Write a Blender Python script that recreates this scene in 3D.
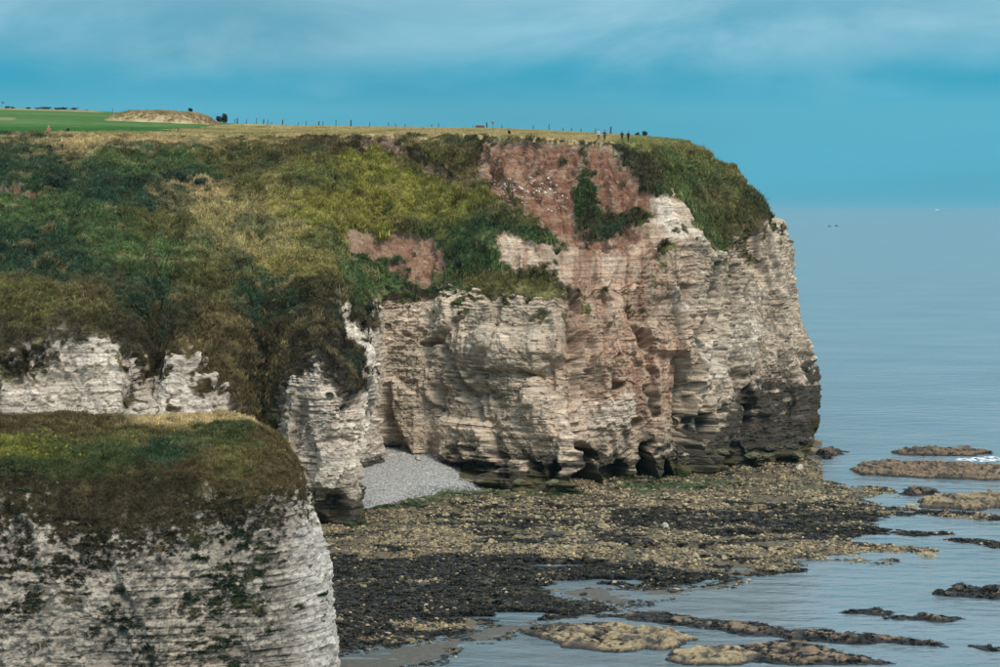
import bpy, bmesh, math, random
import numpy as np
from mathutils import Vector

for o in list(bpy.data.objects):
    bpy.data.objects.remove(o)
scene = bpy.context.scene
COL = scene.collection
random.seed(4)
RNG = np.random.default_rng(11)

# ------------------------------------------------------------------ camera
F = 2000.0      # focal length in photo pixels (photo is 1000 wide)
CH = 40.0       # camera height above the sea
HOR = 205.0     # horizon row of the photo
cam = bpy.data.cameras.new("camera")
cam.sensor_width = 36.0
cam.lens = 36.0 * F / 1000.0
cam.shift_y = -(333.5 - HOR) / 1000.0
cam.clip_start = 1.0
cam.clip_end = 200000.0
camo = bpy.data.objects.new("camera", cam)
camo.location = (0, 0, CH)
camo.rotation_euler = (math.radians(90), 0, 0)
COL.objects.link(camo)
scene.camera = camo

# ------------------------------------------------------------------ sky
SUN_DIR = Vector((0.40, -0.62, 0.85)).normalized()
SUN_EL = math.asin(SUN_DIR.z)
SUN_ROT = math.atan2(SUN_DIR.x, SUN_DIR.y)
world = bpy.data.worlds.new("World")
scene.world = world
world.use_nodes = True
wn, wl = world.node_tree.nodes, world.node_tree.links
wn.clear()


def N(nodes, typ, **kw):
    n = nodes.new(typ)
    for k, v in kw.items():
        setattr(n, k, v)
    return n


def ramp(nodes, stops, interp='LINEAR'):
    r = nodes.new('ShaderNodeValToRGB')
    r.color_ramp.interpolation = interp
    e = r.color_ramp.elements
    while len(e) < len(stops):
        e.new(0.5)
    for i, (p, c) in enumerate(stops):
        e[i].position = p
        e[i].color = (c[0], c[1], c[2], 1.0)
    return r


out = N(wn, 'ShaderNodeOutputWorld')
bg = N(wn, 'ShaderNodeBackground')
bg.inputs['Strength'].default_value = 0.1
sky = N(wn, 'ShaderNodeTexSky', sky_type='NISHITA')
sky.sun_disc = False
sky.sun_elevation = SUN_EL
sky.sun_rotation = SUN_ROT
sky.altitude = 40
sky.air_density = 1.0
sky.dust_density = 1.5
sky.ozone_density = 3.0
tc = N(wn, 'ShaderNodeTexCoord')
sep = N(wn, 'ShaderNodeSeparateXYZ')
wl.new(tc.outputs['Generated'], sep.inputs[0])
# clear part: layered blue by height over the horizon (Background strength is 0.1)
zs = N(wn, 'ShaderNodeMapRange')
zs.inputs['From Min'].default_value = -0.01
zs.inputs['From Max'].default_value = 0.19
wl.new(sep.outputs['Z'], zs.inputs['Value'])
grad = ramp(wn, [(0.00, (0.095, 0.355, 0.50)), (0.055, (0.092, 0.37, 0.515)), (0.12, (0.085, 0.375, 0.52)),
                 (0.28, (0.085, 0.365, 0.50)), (0.37, (0.035, 0.325, 0.475)), (0.46, (0.09, 0.35, 0.48)),
                 (0.70, (0.26, 0.46, 0.58)), (1.0, (0.60, 0.62, 0.62))], 'EASE')
wl.new(zs.outputs[0], grad.inputs[0])
# cloud sheets, long and low
mp = N(wn, 'ShaderNodeMapping')
mp.inputs['Scale'].default_value = (5.5, 5.5, 17.0)
mp.inputs['Location'].default_value = (7.7, 3.1, 1.2)
wl.new(tc.outputs['Generated'], mp.inputs[0])
nz = N(wn, 'ShaderNodeTexNoise')
nz.inputs['Scale'].default_value = 1.0
nz.inputs['Detail'].default_value = 6.0
nz.inputs['Roughness'].default_value = 0.6
nz.inputs['Distortion'].default_value = 0.5
wl.new(mp.outputs[0], nz.inputs['Vector'])
cr = ramp(wn, [(0.30, (0, 0, 0)), (0.66, (1, 1, 1))], 'EASE')
wl.new(nz.outputs['Fac'], cr.inputs[0])
# clouds thicken away from the horizon
cm = N(wn, 'ShaderNodeMapRange')
cm.inputs['From Min'].default_value = 0.056
cm.inputs['From Max'].default_value = 0.088
cm.inputs['To Max'].default_value = 0.72
nzb = N(wn, 'ShaderNodeTexNoise')
mpb = N(wn, 'ShaderNodeMapping')
mpb.inputs['Scale'].default_value = (9, 9, 20)
wl.new(tc.outputs['Generated'], mpb.inputs[0])
wl.new(mpb.outputs[0], nzb.inputs['Vector'])
nzb.inputs['Scale'].default_value = 1.0
nzb.inputs['Detail'].default_value = 6
rag = N(wn, 'ShaderNodeMath', operation='MULTIPLY_ADD')
wl.new(nzb.outputs['Fac'], rag.inputs[0])
rag.inputs[1].default_value = 0.07
ofs = N(wn, 'ShaderNodeMath', operation='SUBTRACT')
wl.new(sep.outputs['Z'], ofs.inputs[0])
ofs.inputs[1].default_value = 0.035
wl.new(ofs.outputs[0], rag.inputs[2])
wl.new(rag.outputs[0], cm.inputs['Value'])
mul = N(wn, 'ShaderNodeMath', operation='MULTIPLY')
wl.new(cr.outputs[0], mul.inputs[0])
wl.new(cm.outputs[0], mul.inputs[1])
mx = N(wn, 'ShaderNodeMix', data_type='RGBA')
mx.inputs['B'].default_value = (0.31, 0.54, 0.66, 1)
wl.new(mul.outputs[0], mx.inputs['Factor'])
wl.new(grad.outputs[0], mx.inputs['A'])
# second, broader tone variation
nz2 = N(wn, 'ShaderNodeTexNoise')
mp2 = N(wn, 'ShaderNodeMapping')
mp2.inputs['Scale'].default_value = (2.6, 2.6, 13.0)
mp2.inputs['Location'].default_value = (4.1, 2.0, 0.9)
wl.new(tc.outputs['Generated'], mp2.inputs[0])
wl.new(mp2.outputs[0], nz2.inputs['Vector'])
nz2.inputs['Scale'].default_value = 1.0
nz2.inputs['Detail'].default_value = 4.0
mr2 = N(wn, 'ShaderNodeMapRange')
mr2.inputs['From Min'].default_value = 0.3
mr2.inputs['From Max'].default_value = 0.7
mr2.inputs['To Min'].default_value = 9.6
mr2.inputs['To Max'].default_value = 12.2
wl.new(nz2.outputs['Fac'], mr2.inputs['Value'])
sc = N(wn, 'ShaderNodeVectorMath', operation='SCALE')
wl.new(mx.outputs['Result'], sc.inputs[0])
zen = N(wn, 'ShaderNodeMapRange', interpolation_type='SMOOTHSTEP')
zen.inputs['From Min'].default_value = 0.12
zen.inputs['From Max'].default_value = 0.85
zen.inputs['To Min'].default_value = 1.0
zen.inputs['To Max'].default_value = 2.1
wl.new(sep.outputs['Z'], zen.inputs['Value'])
zm = N(wn, 'ShaderNodeMath', operation='MULTIPLY')
wl.new(mr2.outputs[0], zm.inputs[0])
wl.new(zen.outputs[0], zm.inputs[1])
wl.new(zm.outputs[0], sc.inputs['Scale'])
fin = N(wn, 'ShaderNodeMix', data_type='RGBA')
fin.inputs['Factor'].default_value = 0.96
wl.new(sky.outputs[0], fin.inputs['A'])
wl.new(sc.outputs[0], fin.inputs['B'])
wl.new(fin.outputs['Result'], bg.inputs['Color'])
wl.new(bg.outputs[0], out.inputs['Surface'])

sun = bpy.data.lights.new("sun", 'SUN')
sun.energy = 2.8
sun.angle = math.radians(18)
sun.color = (1.0, 0.91, 0.80)
suno = bpy.data.objects.new("sun", sun)
suno.rotation_euler = SUN_DIR.to_track_quat('Z', 'Y').to_euler()
COL.objects.link(suno)

vs = scene.view_settings
vs.view_transform = 'Standard'
vs.look = 'None'
vs.exposure = 0.0
vs.gamma = 1.0
vs.use_curve_mapping = False
scene.render.engine = 'CYCLES'


# ------------------------------------------------------------------ maths helpers
def P(px, py, Y):
    """point seen at photo pixel (px,py) at distance Y"""
    return ((px - 500.0) / F * Y, Y, CH - (py - HOR) * Y / F)


def G(px, py, z=0.0):
    """point of the level z seen at photo pixel"""
    Y = (CH - z) * F / (py - HOR)
    return ((px - 500.0) / F * Y, Y, z)


def proj(A):
    return 500.0 + F * A[..., 0] / A[..., 1], HOR - F * (A[..., 2] - CH) / A[..., 1]


def hsh(ix, iy, iz, seed=0):
    h = (ix.astype(np.uint32) * np.uint32(374761393) + iy.astype(np.uint32) * np.uint32(668265263)
         + iz.astype(np.uint32) * np.uint32(2147483647 ^ 0x5bd1e995) + np.uint32((seed * 1274126177) & 0xffffffff))
    h = (h ^ (h >> np.uint32(13))) * np.uint32(1274126177)
    h = (h ^ (h >> np.uint32(15))) * np.uint32(2246822519)
    h = h ^ (h >> np.uint32(16))
    return (h & np.uint32(0xffffff)).astype(np.float32) / np.float32(16777215.0)


def h1(k, seed=0):
    k = np.asarray(k)
    return hsh(k.astype(np.int64), np.zeros_like(k, dtype=np.int64), np.zeros_like(k, dtype=np.int64), seed)


def h2(k, j, seed=0):
    return hsh(np.asarray(k).astype(np.int64), np.asarray(j).astype(np.int64), np.zeros(np.shape(k), np.int64), seed)


def vnoise(x, y, z, seed=0):
    x = np.asarray(x, np.float32); y = np.asarray(y, np.float32); z = np.asarray(z, np.float32)
    fx, fy, fz = np.floor(x), np.floor(y), np.floor(z)
    ix, iy, iz = fx.astype(np.int64), fy.astype(np.int64), fz.astype(np.int64)
    tx, ty, tz = x - fx, y - fy, z - fz
    tx = tx * tx * (3 - 2 * tx); ty = ty * ty * (3 - 2 * ty); tz = tz * tz * (3 - 2 * tz)
    r = 0
    for dx in (0, 1):
        wx = tx if dx else 1 - tx
        for dy in (0, 1):
            wy = ty if dy else 1 - ty
            for dz in (0, 1):
                wz = tz if dz else 1 - tz
                r = r + wx * wy * wz * hsh(ix + dx, iy + dy, iz + dz, seed)
    return r * 2 - 1


def fbm(x, y, z, octv=4, seed=0, gain=0.5):
    x = np.asarray(x, np.float32); y = np.asarray(y, np.float32); z = np.asarray(z, np.float32)
    r, a, s, t = 0, 1.0, 1.0, 0.0
    for i in range(octv):
        r = r + a * vnoise(x * s + 17.3 * i, y * s + 5.1 * i, z * s + 9.7 * i, seed + i * 13)
        t += a
        a *= gain
        s *= 2.03
    return r / t * 1.6


def sstep(a, b, x):
    t = np.clip((x - a) / (b - a), 0, 1)
    return t * t * (3 - 2 * t)


def sdf(poly, x, y, sy=1.0):
    """signed distance to polygon, + inside; sy stretches the y axis"""
    x = np.asarray(x, np.float32); y = np.asarray(y, np.float32) * sy
    pts = [(a, b * sy) for a, b in poly]
    d = np.full(x.shape, 1e12, np.float32)
    ins = np.zeros(x.shape, bool)
    n = len(pts)
    for i in range(n):
        ax, ay = pts[i]
        bx, by = pts[(i + 1) % n]
        ex, ey = bx - ax, by - ay
        wx, wy = x - ax, y - ay
        t = np.clip((wx * ex + wy * ey) / (ex * ex + ey * ey + 1e-9), 0, 1)
        d = np.minimum(d, (wx - ex * t) ** 2 + (wy - ey * t) ** 2)
        if abs(ey) > 1e-9:
            c = ((ay > y) != (by > y)) & (x < ex * (y - ay) / ey + ax)
            ins ^= c
    d = np.sqrt(d)
    return np.where(ins, d, -d)


def line_d(pts, x, y, sy=1.0):
    d = np.full(np.shape(x), 1e12, np.float32)
    for (ax, ay), (bx, by) in zip(pts[:-1], pts[1:]):
        ay, by = ay * sy, by * sy
        ex, ey = bx - ax, by - ay
        wx, wy = x - ax, y * sy - ay
        t = np.clip((wx * ex + wy * ey) / (ex * ex + ey * ey + 1e-9), 0, 1)
        d = np.minimum(d, (wx - ex * t) ** 2 + (wy - ey * t) ** 2)
    return np.sqrt(d)


def blur(A, n, axis):
    for _ in range(n):
        p = np.concatenate([np.take(A, [0], axis), A, np.take(A, [-1], axis)], axis)
        L = A.shape[axis]
        A = 0.25 * np.take(p, range(0, L), axis) + 0.5 * np.take(p, range(1, L + 1), axis) + 0.25 * np.take(p, range(2, L + 2), axis)
    return A


def lerp(a, b, t):
    return a + (b - a) * t


def grid_normals(A):
    du = np.gradient(A, axis=0)
    dv = np.gradient(A, axis=1)
    n = np.cross(du, dv)
    n /= np.linalg.norm(n, axis=-1, keepdims=True) + 1e-9
    return n


# ------------------------------------------------------------------ object helpers
def mesh_from(name, verts, faces, smooth=True):
    me = bpy.data.meshes.new(name)
    verts = np.asarray(verts, np.float32).reshape(-1, 3)
    faces = np.asarray(faces, np.int32)
    k = faces.shape[1]
    me.vertices.add(len(verts))
    me.vertices.foreach_set('co', verts.ravel())
    me.loops.add(faces.size)
    me.loops.foreach_set('vertex_index', faces.ravel())
    me.polygons.add(len(faces))
    me.polygons.foreach_set('loop_start', np.arange(0, faces.size, k, dtype=np.int32))
    me.polygons.foreach_set('use_smooth', np.full(len(faces), smooth))
    me.update(calc_edges=True)
    return me


def grid_faces(nu, nv):
    i = np.arange(nu - 1)[:, None] * nv + np.arange(nv - 1)[None, :]
    i = i.ravel()
    return np.stack([i, i + nv, i + nv + 1, i + 1], 1)


def attr_col(me, name, c):
    a = me.attributes.new(name, 'FLOAT_COLOR', 'POINT')
    c = np.asarray(c, np.float32).reshape(-1, 3)
    a.data.foreach_set('color', np.concatenate([c, np.ones((len(c), 1), np.float32)], 1).ravel())


def attr_f(me, name, v):
    a = me.attributes.new(name, 'FLOAT', 'POINT')
    a.data.foreach_set('value', np.asarray(v, np.float32).ravel())


def link(name, me, mat=None, parent=None, loc=None, **props):
    o = bpy.data.objects.new(name, me)
    if mat and me is not None and hasattr(me, 'materials') and not len(me.materials):
        me.materials.append(mat)
    COL.objects.link(o)
    if parent:
        o.parent = parent
    if loc is not None:
        o.location = loc
    for k, v in props.items():
        o[k] = v
    return o


# ------------------------------------------------------------------ materials
def new_mat(name):
    m = bpy.data.materials.new(name)
    m.use_nodes = True
    nt = m.node_tree
    b = nt.nodes['Principled BSDF']
    return m, nt.nodes, nt.links, b


def ground_mat(name, rough=0.9, speckle=0.28, sp_scale=2.6, bump=0.5, bump_dist=0.12, spec=0.25, strata=True):
    """albedo from the mesh colour layer, plus fine procedural grain and relief"""
    m, n, l, b = new_mat(name)
    at = N(n, 'ShaderNodeAttribute', attribute_name='col')
    rk = N(n, 'ShaderNodeAttribute', attribute_name='rock')
    geo = N(n, 'ShaderNodeNewGeometry')
    nz = N(n, 'ShaderNodeTexNoise')
    nz.inputs['Scale'].default_value = sp_scale
    nz.inputs['Detail'].default_value = 5
    nz.inputs['Roughness'].default_value = 0.65
    l.new(geo.outputs['Position'], nz.inputs['Vector'])
    mr = N(n, 'ShaderNodeMapRange')
    mr.inputs['From Min'].default_value = 0.25
    mr.inputs['From Max'].default_value = 0.75
    mr.inputs['To Min'].default_value = 1 - speckle * 1.4
    mr.inputs['To Max'].default_value = 1 + speckle
    l.new(nz.outputs['Fac'], mr.inputs['Value'])
    # thin bedding lines, only where the surface is rock
    mp = N(n, 'ShaderNodeMapping')
    mp.inputs['Scale'].default_value = (0.07, 0.07, 3.4)
    l.new(geo.outputs['Position'], mp.inputs[0])
    st = N(n, 'ShaderNodeTexNoise')
    st.inputs['Scale'].default_value = 1.0
    st.inputs['Detail'].default_value = 5
    st.inputs['Roughness'].default_value = 0.6
    l.new(mp.outputs[0], st.inputs['Vector'])
    sr = N(n, 'ShaderNodeMapRange')
    sr.inputs['From Min'].default_value = 0.34
    sr.inputs['From Max'].default_value = 0.58
    sr.inputs['To Min'].default_value = 0.60
    sr.inputs['To Max'].default_value = 1.05
    l.new(st.outputs['Fac'], sr.inputs['Value'])
    one = N(n, 'ShaderNodeMix', data_type='FLOAT')
    one.inputs['A'].default_value = 1.0
    l.new(sr.outputs[0], one.inputs['B'])
    if strata:
        l.new(rk.outputs['Fac'], one.inputs['Factor'])
    else:
        one.inputs['Factor'].default_value = 0
    mm = N(n, 'ShaderNodeMath', operation='MULTIPLY')
    l.new(mr.outputs[0], mm.inputs[0])
    l.new(one.outputs['Result'], mm.inputs[1])
    vm = N(n, 'ShaderNodeVectorMath', operation='SCALE')
    l.new(at.outputs['Color'], vm.inputs[0])
    l.new(mm.outputs[0], vm.inputs['Scale'])
    l.new(vm.outputs[0], b.inputs['Base Color'])
    b.inputs['Roughness'].default_value = rough
    b.inputs['Specular IOR Level'].default_value = spec
    ad = N(n, 'ShaderNodeMath', operation='ADD')
    l.new(nz.outputs['Fac'], ad.inputs[0])
    l.new(st.outputs['Fac'], ad.inputs[1])
    bp = N(n, 'ShaderNodeBump')
    bp.inputs['Strength'].default_value = bump
    bp.inputs['Distance'].default_value = bump_dist
    l.new(ad.outputs[0], bp.inputs['Height'])
    l.new(bp.outputs[0], b.inputs['Normal'])
    return m


def inst_mat(name, rough=0.8, spec=0.2, trans=0.0, grain=0.25, scale=6.0):
    """for scattered pieces: colour carried by each instance"""
    m, n, l, b = new_mat(name)
    at = N(n, 'ShaderNodeAttribute', attribute_name='col')
    at.attribute_type = 'INSTANCER'
    geo = N(n, 'ShaderNodeNewGeometry')
    nz = N(n, 'ShaderNodeTexNoise')
    nz.inputs['Scale'].default_value = scale
    nz.inputs['Detail'].default_value = 2
    l.new(geo.outputs['Position'], nz.inputs['Vector'])
    mr = N(n, 'ShaderNodeMapRange')
    mr.inputs['From Min'].default_value = 0.3
    mr.inputs['From Max'].default_value = 0.7
    mr.inputs['To Min'].default_value = 1 - grain
    mr.inputs['To Max'].default_value = 1 + grain
    l.new(nz.outputs['Fac'], mr.inputs['Value'])
    vm = N(n, 'ShaderNodeVectorMath', operation='SCALE')
    l.new(at.outputs['Color'], vm.inputs[0])
    l.new(mr.outputs[0], vm.inputs['Scale'])
    l.new(vm.outputs[0], b.inputs['Base Color'])
    b.inputs['Roughness'].default_value = rough
    b.inputs['Specular IOR Level'].default_value = spec
    if trans > 0:
        t = N(n, 'ShaderNodeBsdfTranslucent')
        l.new(vm.outputs[0], t.inputs['Color'])
        ms = N(n, 'ShaderNodeMixShader')
        ms.inputs[0].default_value = trans
        l.new(b.outputs[0], ms.inputs[1])
        l.new(t.outputs[0], ms.inputs[2])
        l.new(ms.outputs[0], n['Material Output'].inputs['Surface'])
    return m


def plain_mat(name, color, rough=0.8, var=0.25, scale=8.0, spec=0.2):
    m, n, l, b = new_mat(name)
    geo = N(n, 'ShaderNodeNewGeometry')
    nz = N(n, 'ShaderNodeTexNoise')
    nz.inputs['Scale'].default_value = scale
    nz.inputs['Detail'].default_value = 3
    l.new(geo.outputs['Position'], nz.inputs['Vector'])
    c = np.array(color)
    r = ramp(n, [(0.3, c * (1 - var)), (0.7, np.minimum(c * (1 + var), 1))])
    l.new(nz.outputs['Fac'], r.inputs[0])
    l.new(r.outputs[0], b.inputs['Base Color'])
    b.inputs['Roughness'].default_value = rough
    b.inputs['Specular IOR Level'].default_value = spec
    return m


M_CLIFF = ground_mat("chalk_and_turf", bump=0.55, spec=0.08)
M_FIELD = ground_mat("field_turf", strata=False, sp_scale=0.5, speckle=0.2, bump=0.3, spec=0.0, rough=1.0)
M_SHORE = ground_mat("shore_ground", rough=0.62, strata=False, sp_scale=1.8, speckle=0.35, bump=0.6, spec=0.3)
M_OUTCROP = ground_mat("outcrop_rock", rough=0.75, sp_scale=1.6, speckle=0.4, bump=0.9, bump_dist=0.2, spec=0.4)
M_GRASS = inst_mat("grass_blades", trans=0.15, rough=0.9, spec=0.03)
M_STONE = inst_mat("shore_stone", rough=0.7, spec=0.35, scale=3.0)
M_WEED = inst_mat("wet_seaweed", rough=0.6, spec=0.22, scale=4.0)


# ------------------------------------------------------------------ scatter (geometry nodes on one "stuff" object)
def blade_tuft(name, nb, h, spread, width, seed, lean=0.6):
    r = random.Random(seed)
    v, f = [], []
    for i in range(nb):
        a = r.uniform(0, 6.283)
        d = spread * math.sqrt(r.random())
        bx, by = d * math.cos(a), d * math.sin(a)
        a2 = r.uniform(0, 6.283)
        hh = h * r.uniform(0.5, 1.1)
        ln = hh * lean * r.uniform(0.3, 1.2)
        dx, dy = ln * math.cos(a2), ln * math.sin(a2)
        wx, wy = -math.sin(a2 + 0.6) * width, math.cos(a2 + 0.6) * width
        k = len(v)
        v += [(bx - wx, by - wy, -0.12), (bx + wx, by + wy, -0.12),
              (bx + dx * .35 - wx * .8, by + dy * .35 - wy * .8, hh * .6), (bx + dx * .35 + wx * .8, by + dy * .35 + wy * .8, hh * .6),
              (bx + dx, by + dy, hh)]
        f += [(k, k + 1, k + 3), (k, k + 3, k + 2), (k + 2, k + 3, k + 4)]
    me = mesh_from(name, v, f, smooth=False)
    me.materials.append(M_GRASS)
    return bpy.data.objects.new(name, me)


def leaf_clump(name, n, r0, size, seed, mat):
    r = random.Random(seed)
    v, f = [], []
    for i in range(n):
        d = Vector((r.gauss(0, 1), r.gauss(0, 1), abs(r.gauss(0, 1)) * 0.8 - 0.1)).normalized() * r0 * r.uniform(.55, 1.05)
        a = Vector((r.gauss(0, 1), r.gauss(0, 1), r.gauss(0, 1))).normalized()
        b = a.orthogonal().normalized()
        s = size * r.uniform(.6, 1.3)
        k = len(v)
        v += [tuple(d - a * s), tuple(d + b * s * .55), tuple(d + a * s), tuple(d - b * s * .55)]
        f += [(k, k + 1, k + 2), (k, k + 2, k + 3)]
    me = mesh_from(name, v, f, smooth=False)
    me.materials.append(mat)
    return bpy.data.objects.new(name, me)


def rock_mesh(name, seed, flat=0.55, sub=2, rough=0.3, chop=7):
    """an angular boulder: icosphere cut by random planes"""
    bm = bmesh.new()
    bmesh.ops.create_icosphere(bm, subdivisions=sub, radius=1.0)
    r = random.Random(seed)
    pl = []
    for i in range(chop):
        d = Vector((r.gauss(0, 1), r.gauss(0, 1), r.gauss(0, .8))).normalized()
        pl.append((d, r.uniform(.55, .85)))
    ax, ay = r.uniform(.8, 1.25), r.uniform(.7, 1.0)
    for v in bm.verts:
        for d, k in pl:
            t = v.co.dot(d)
            if t > k:
                v.co -= d * (t - k) * 0.92
        q = v.co.copy()
        v.co *= 1 + rough * 0.35 * math.sin(q.x * 7 + seed) * math.sin(q.y * 6 + seed * 2) * math.cos(q.z * 8)
        v.co.x *= ax
        v.co.y *= ay
        v.co.z *= flat
    me = bpy.data.meshes.new(name)
    bm.to_mesh(me)
    bm.free()
    return me


def scatter(name, pts, cols, scl, rotz, protos, label, category, tilt=None):
    me = bpy.data.meshes.new(name)
    pts = np.asarray(pts, np.float32)
    me.vertices.add(len(pts))
    me.vertices.foreach_set('co', pts.ravel())
    attr_col(me, 'col', cols)
    attr_f(me, 'scl', scl)
    a = me.attributes.new('rot', 'FLOAT_VECTOR', 'POINT')
    rot = np.zeros((len(pts), 3), np.float32)
    rot[:, 2] = rotz
    if tilt is not None:
        rot[:, 0:2] = tilt
    a.data.foreach_set('vector', rot.ravel())
    ai = me.attributes.new('pick', 'INT', 'POINT')
    ai.data.foreach_set('value', RNG.integers(0, len(protos), len(pts)).astype(np.int32))
    o = link(name, me, kind='stuff', label=label, category=category)
    pc = bpy.data.collections.new(name + "_pieces")
    for p in protos:
        pc.objects.link(p)
    ng = bpy.data.node_groups.new(name + "_scatter", 'GeometryNodeTree')
    ng.interface.new_socket('Geometry', in_out='INPUT', socket_type='NodeSocketGeometry')
    ng.interface.new_socket('Geometry', in_out='OUTPUT', socket_type='NodeSocketGeometry')
    n, l = ng.nodes, ng.links
    gi, go = n.new('NodeGroupInput'), n.new('NodeGroupOutput')
    ci = n.new('GeometryNodeCollectionInfo')
    ci.inputs['Collection'].default_value = pc
    ci.inputs['Separate Children'].default_value = True
    ip = n.new('GeometryNodeInstanceOnPoints')
    ip.inputs['Pick Instance'].default_value = True

    def named(nm, t):
        x = n.new('GeometryNodeInputNamedAttribute')
        x.data_type = t
        x.inputs['Name'].default_value = nm
        return x.outputs['Attribute']
    l.new(gi.outputs[0], ip.inputs['Points'])
    l.new(ci.outputs[0], ip.inputs['Instance'])
    l.new(named('pick', 'INT'), ip.inputs['Instance Index'])
    l.new(named('rot', 'FLOAT_VECTOR'), ip.inputs['Rotation'])
    l.new(named('scl', 'FLOAT'), ip.inputs['Scale'])
    l.new(ip.outputs[0], go.inputs[0])
    md = o.modifiers.new("scatter", 'NODES')
    md.node_group = ng
    return o


def pick_on_grid(A, w, n):
    """n random points on grid surface A, weighted by w; returns positions and flat vertex ids"""
    du = np.linalg.norm(np.cross(A[1:, :-1] - A[:-1, :-1], A[:-1, 1:] - A[:-1, :-1]), axis=-1)
    ww = (du * w[:-1, :-1]).ravel().astype(np.float64)
    c = np.cumsum(ww)
    k = np.searchsorted(c, RNG.random(n) * c[-1])
    k = np.clip(k, 0, len(ww) - 1)
    i, j = np.unravel_index(k, du.shape)
    a, b = RNG.random((2, n, 1))
    p = A[i, j] * (1 - a) * (1 - b) + A[i + 1, j] * a * (1 - b) + A[i, j + 1] * (1 - a) * b + A[i + 1, j + 1] * a * b
    return p, i, j


# ------------------------------------------------------------------ cliff sheets
def resample(pts, n):
    pts = np.array(pts, np.float64)
    d = np.concatenate([[0], np.cumsum(np.linalg.norm(np.diff(pts, axis=0), axis=1))])
    t = np.linspace(0, d[-1], n)
    return np.stack([np.interp(t, d, pts[:, k]) for k in range(3)], 1)


def build_sheet(stations, nc, ns, step, bl=8):
    """stations: (cliff points base->lip, slope points lip->edge).  Returns grid A[u,v], arc length s[u]"""
    rows = []
    for cl, sl in [q[:2] for q in stations]:
        a = resample(cl, nc)
        b = resample([cl[-1]] + sl, ns + 1)[1:]
        rows.append(np.concatenate([a, b]))
    rows = np.array(rows)
    out_, s_ = [], []
    s = 0.0
    for k in range(len(rows) - 1):
        mid = rows[k][nc // 2], rows[k + 1][nc // 2]
        L = max(np.linalg.norm(mid[1][:2] - mid[0][:2]), 0.2)
        st = step if len(stations[k]) < 3 else stations[k][2]
        m = max(3, int(L / st))
        for i in range(m):
            t = i / m
            out_.append(rows[k] * (1 - t) + rows[k + 1] * t)
            s_.append(s + L * t)
        s += L
    out_.append(rows[-1])
    s_.append(s)
    A = np.array(out_)
    A = blur(A, bl, 0)
    A = blur(A, 3, 1)
    return A, np.array(s_)


BED_T = np.concatenate([[0], np.cumsum(0.24 + 0.62 * np.random.default_rng(3).random(200) ** 2.0)]) - 6.0


def facets(u, v, su, sv, seed):
    """broken planar faces: nearest jittered cell, each with its own offset and tilt; also the crack between cells"""
    u = (u / su).astype(np.float32)
    v = (v / sv).astype(np.float32)
    iu, iv = np.floor(u).astype(np.int64), np.floor(v).astype(np.int64)
    d1 = np.full(u.shape, 9.0, np.float32)
    d2 = np.full(u.shape, 9.0, np.float32)
    hh = np.zeros(u.shape, np.float32)
    for a in (-1, 0, 1):
        for b in (-1, 0, 1):
            cu, cv = iu + a, iv + b
            du = u - (cu + hsh(cu, cv, cv * 0, seed))
            dv = v - (cv + hsh(cu, cv, cv * 0, seed + 1))
            dd = du * du + dv * dv
            plane = hsh(cu, cv, cv * 0, seed + 2) * 1.2 - 0.6 + du * (hsh(cu, cv, cv * 0, seed + 3) * 2 - 1) + dv * (hsh(cu, cv, cv * 0, seed + 4) * 1.4 - 0.7)
            new = dd < d1
            d2 = np.where(new, d1, np.minimum(d2, dd))
            hh = np.where(new, plane, hh)
            d1 = np.where(new, dd, d1)
    return hh, np.sqrt(d2) - np.sqrt(d1)


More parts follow.
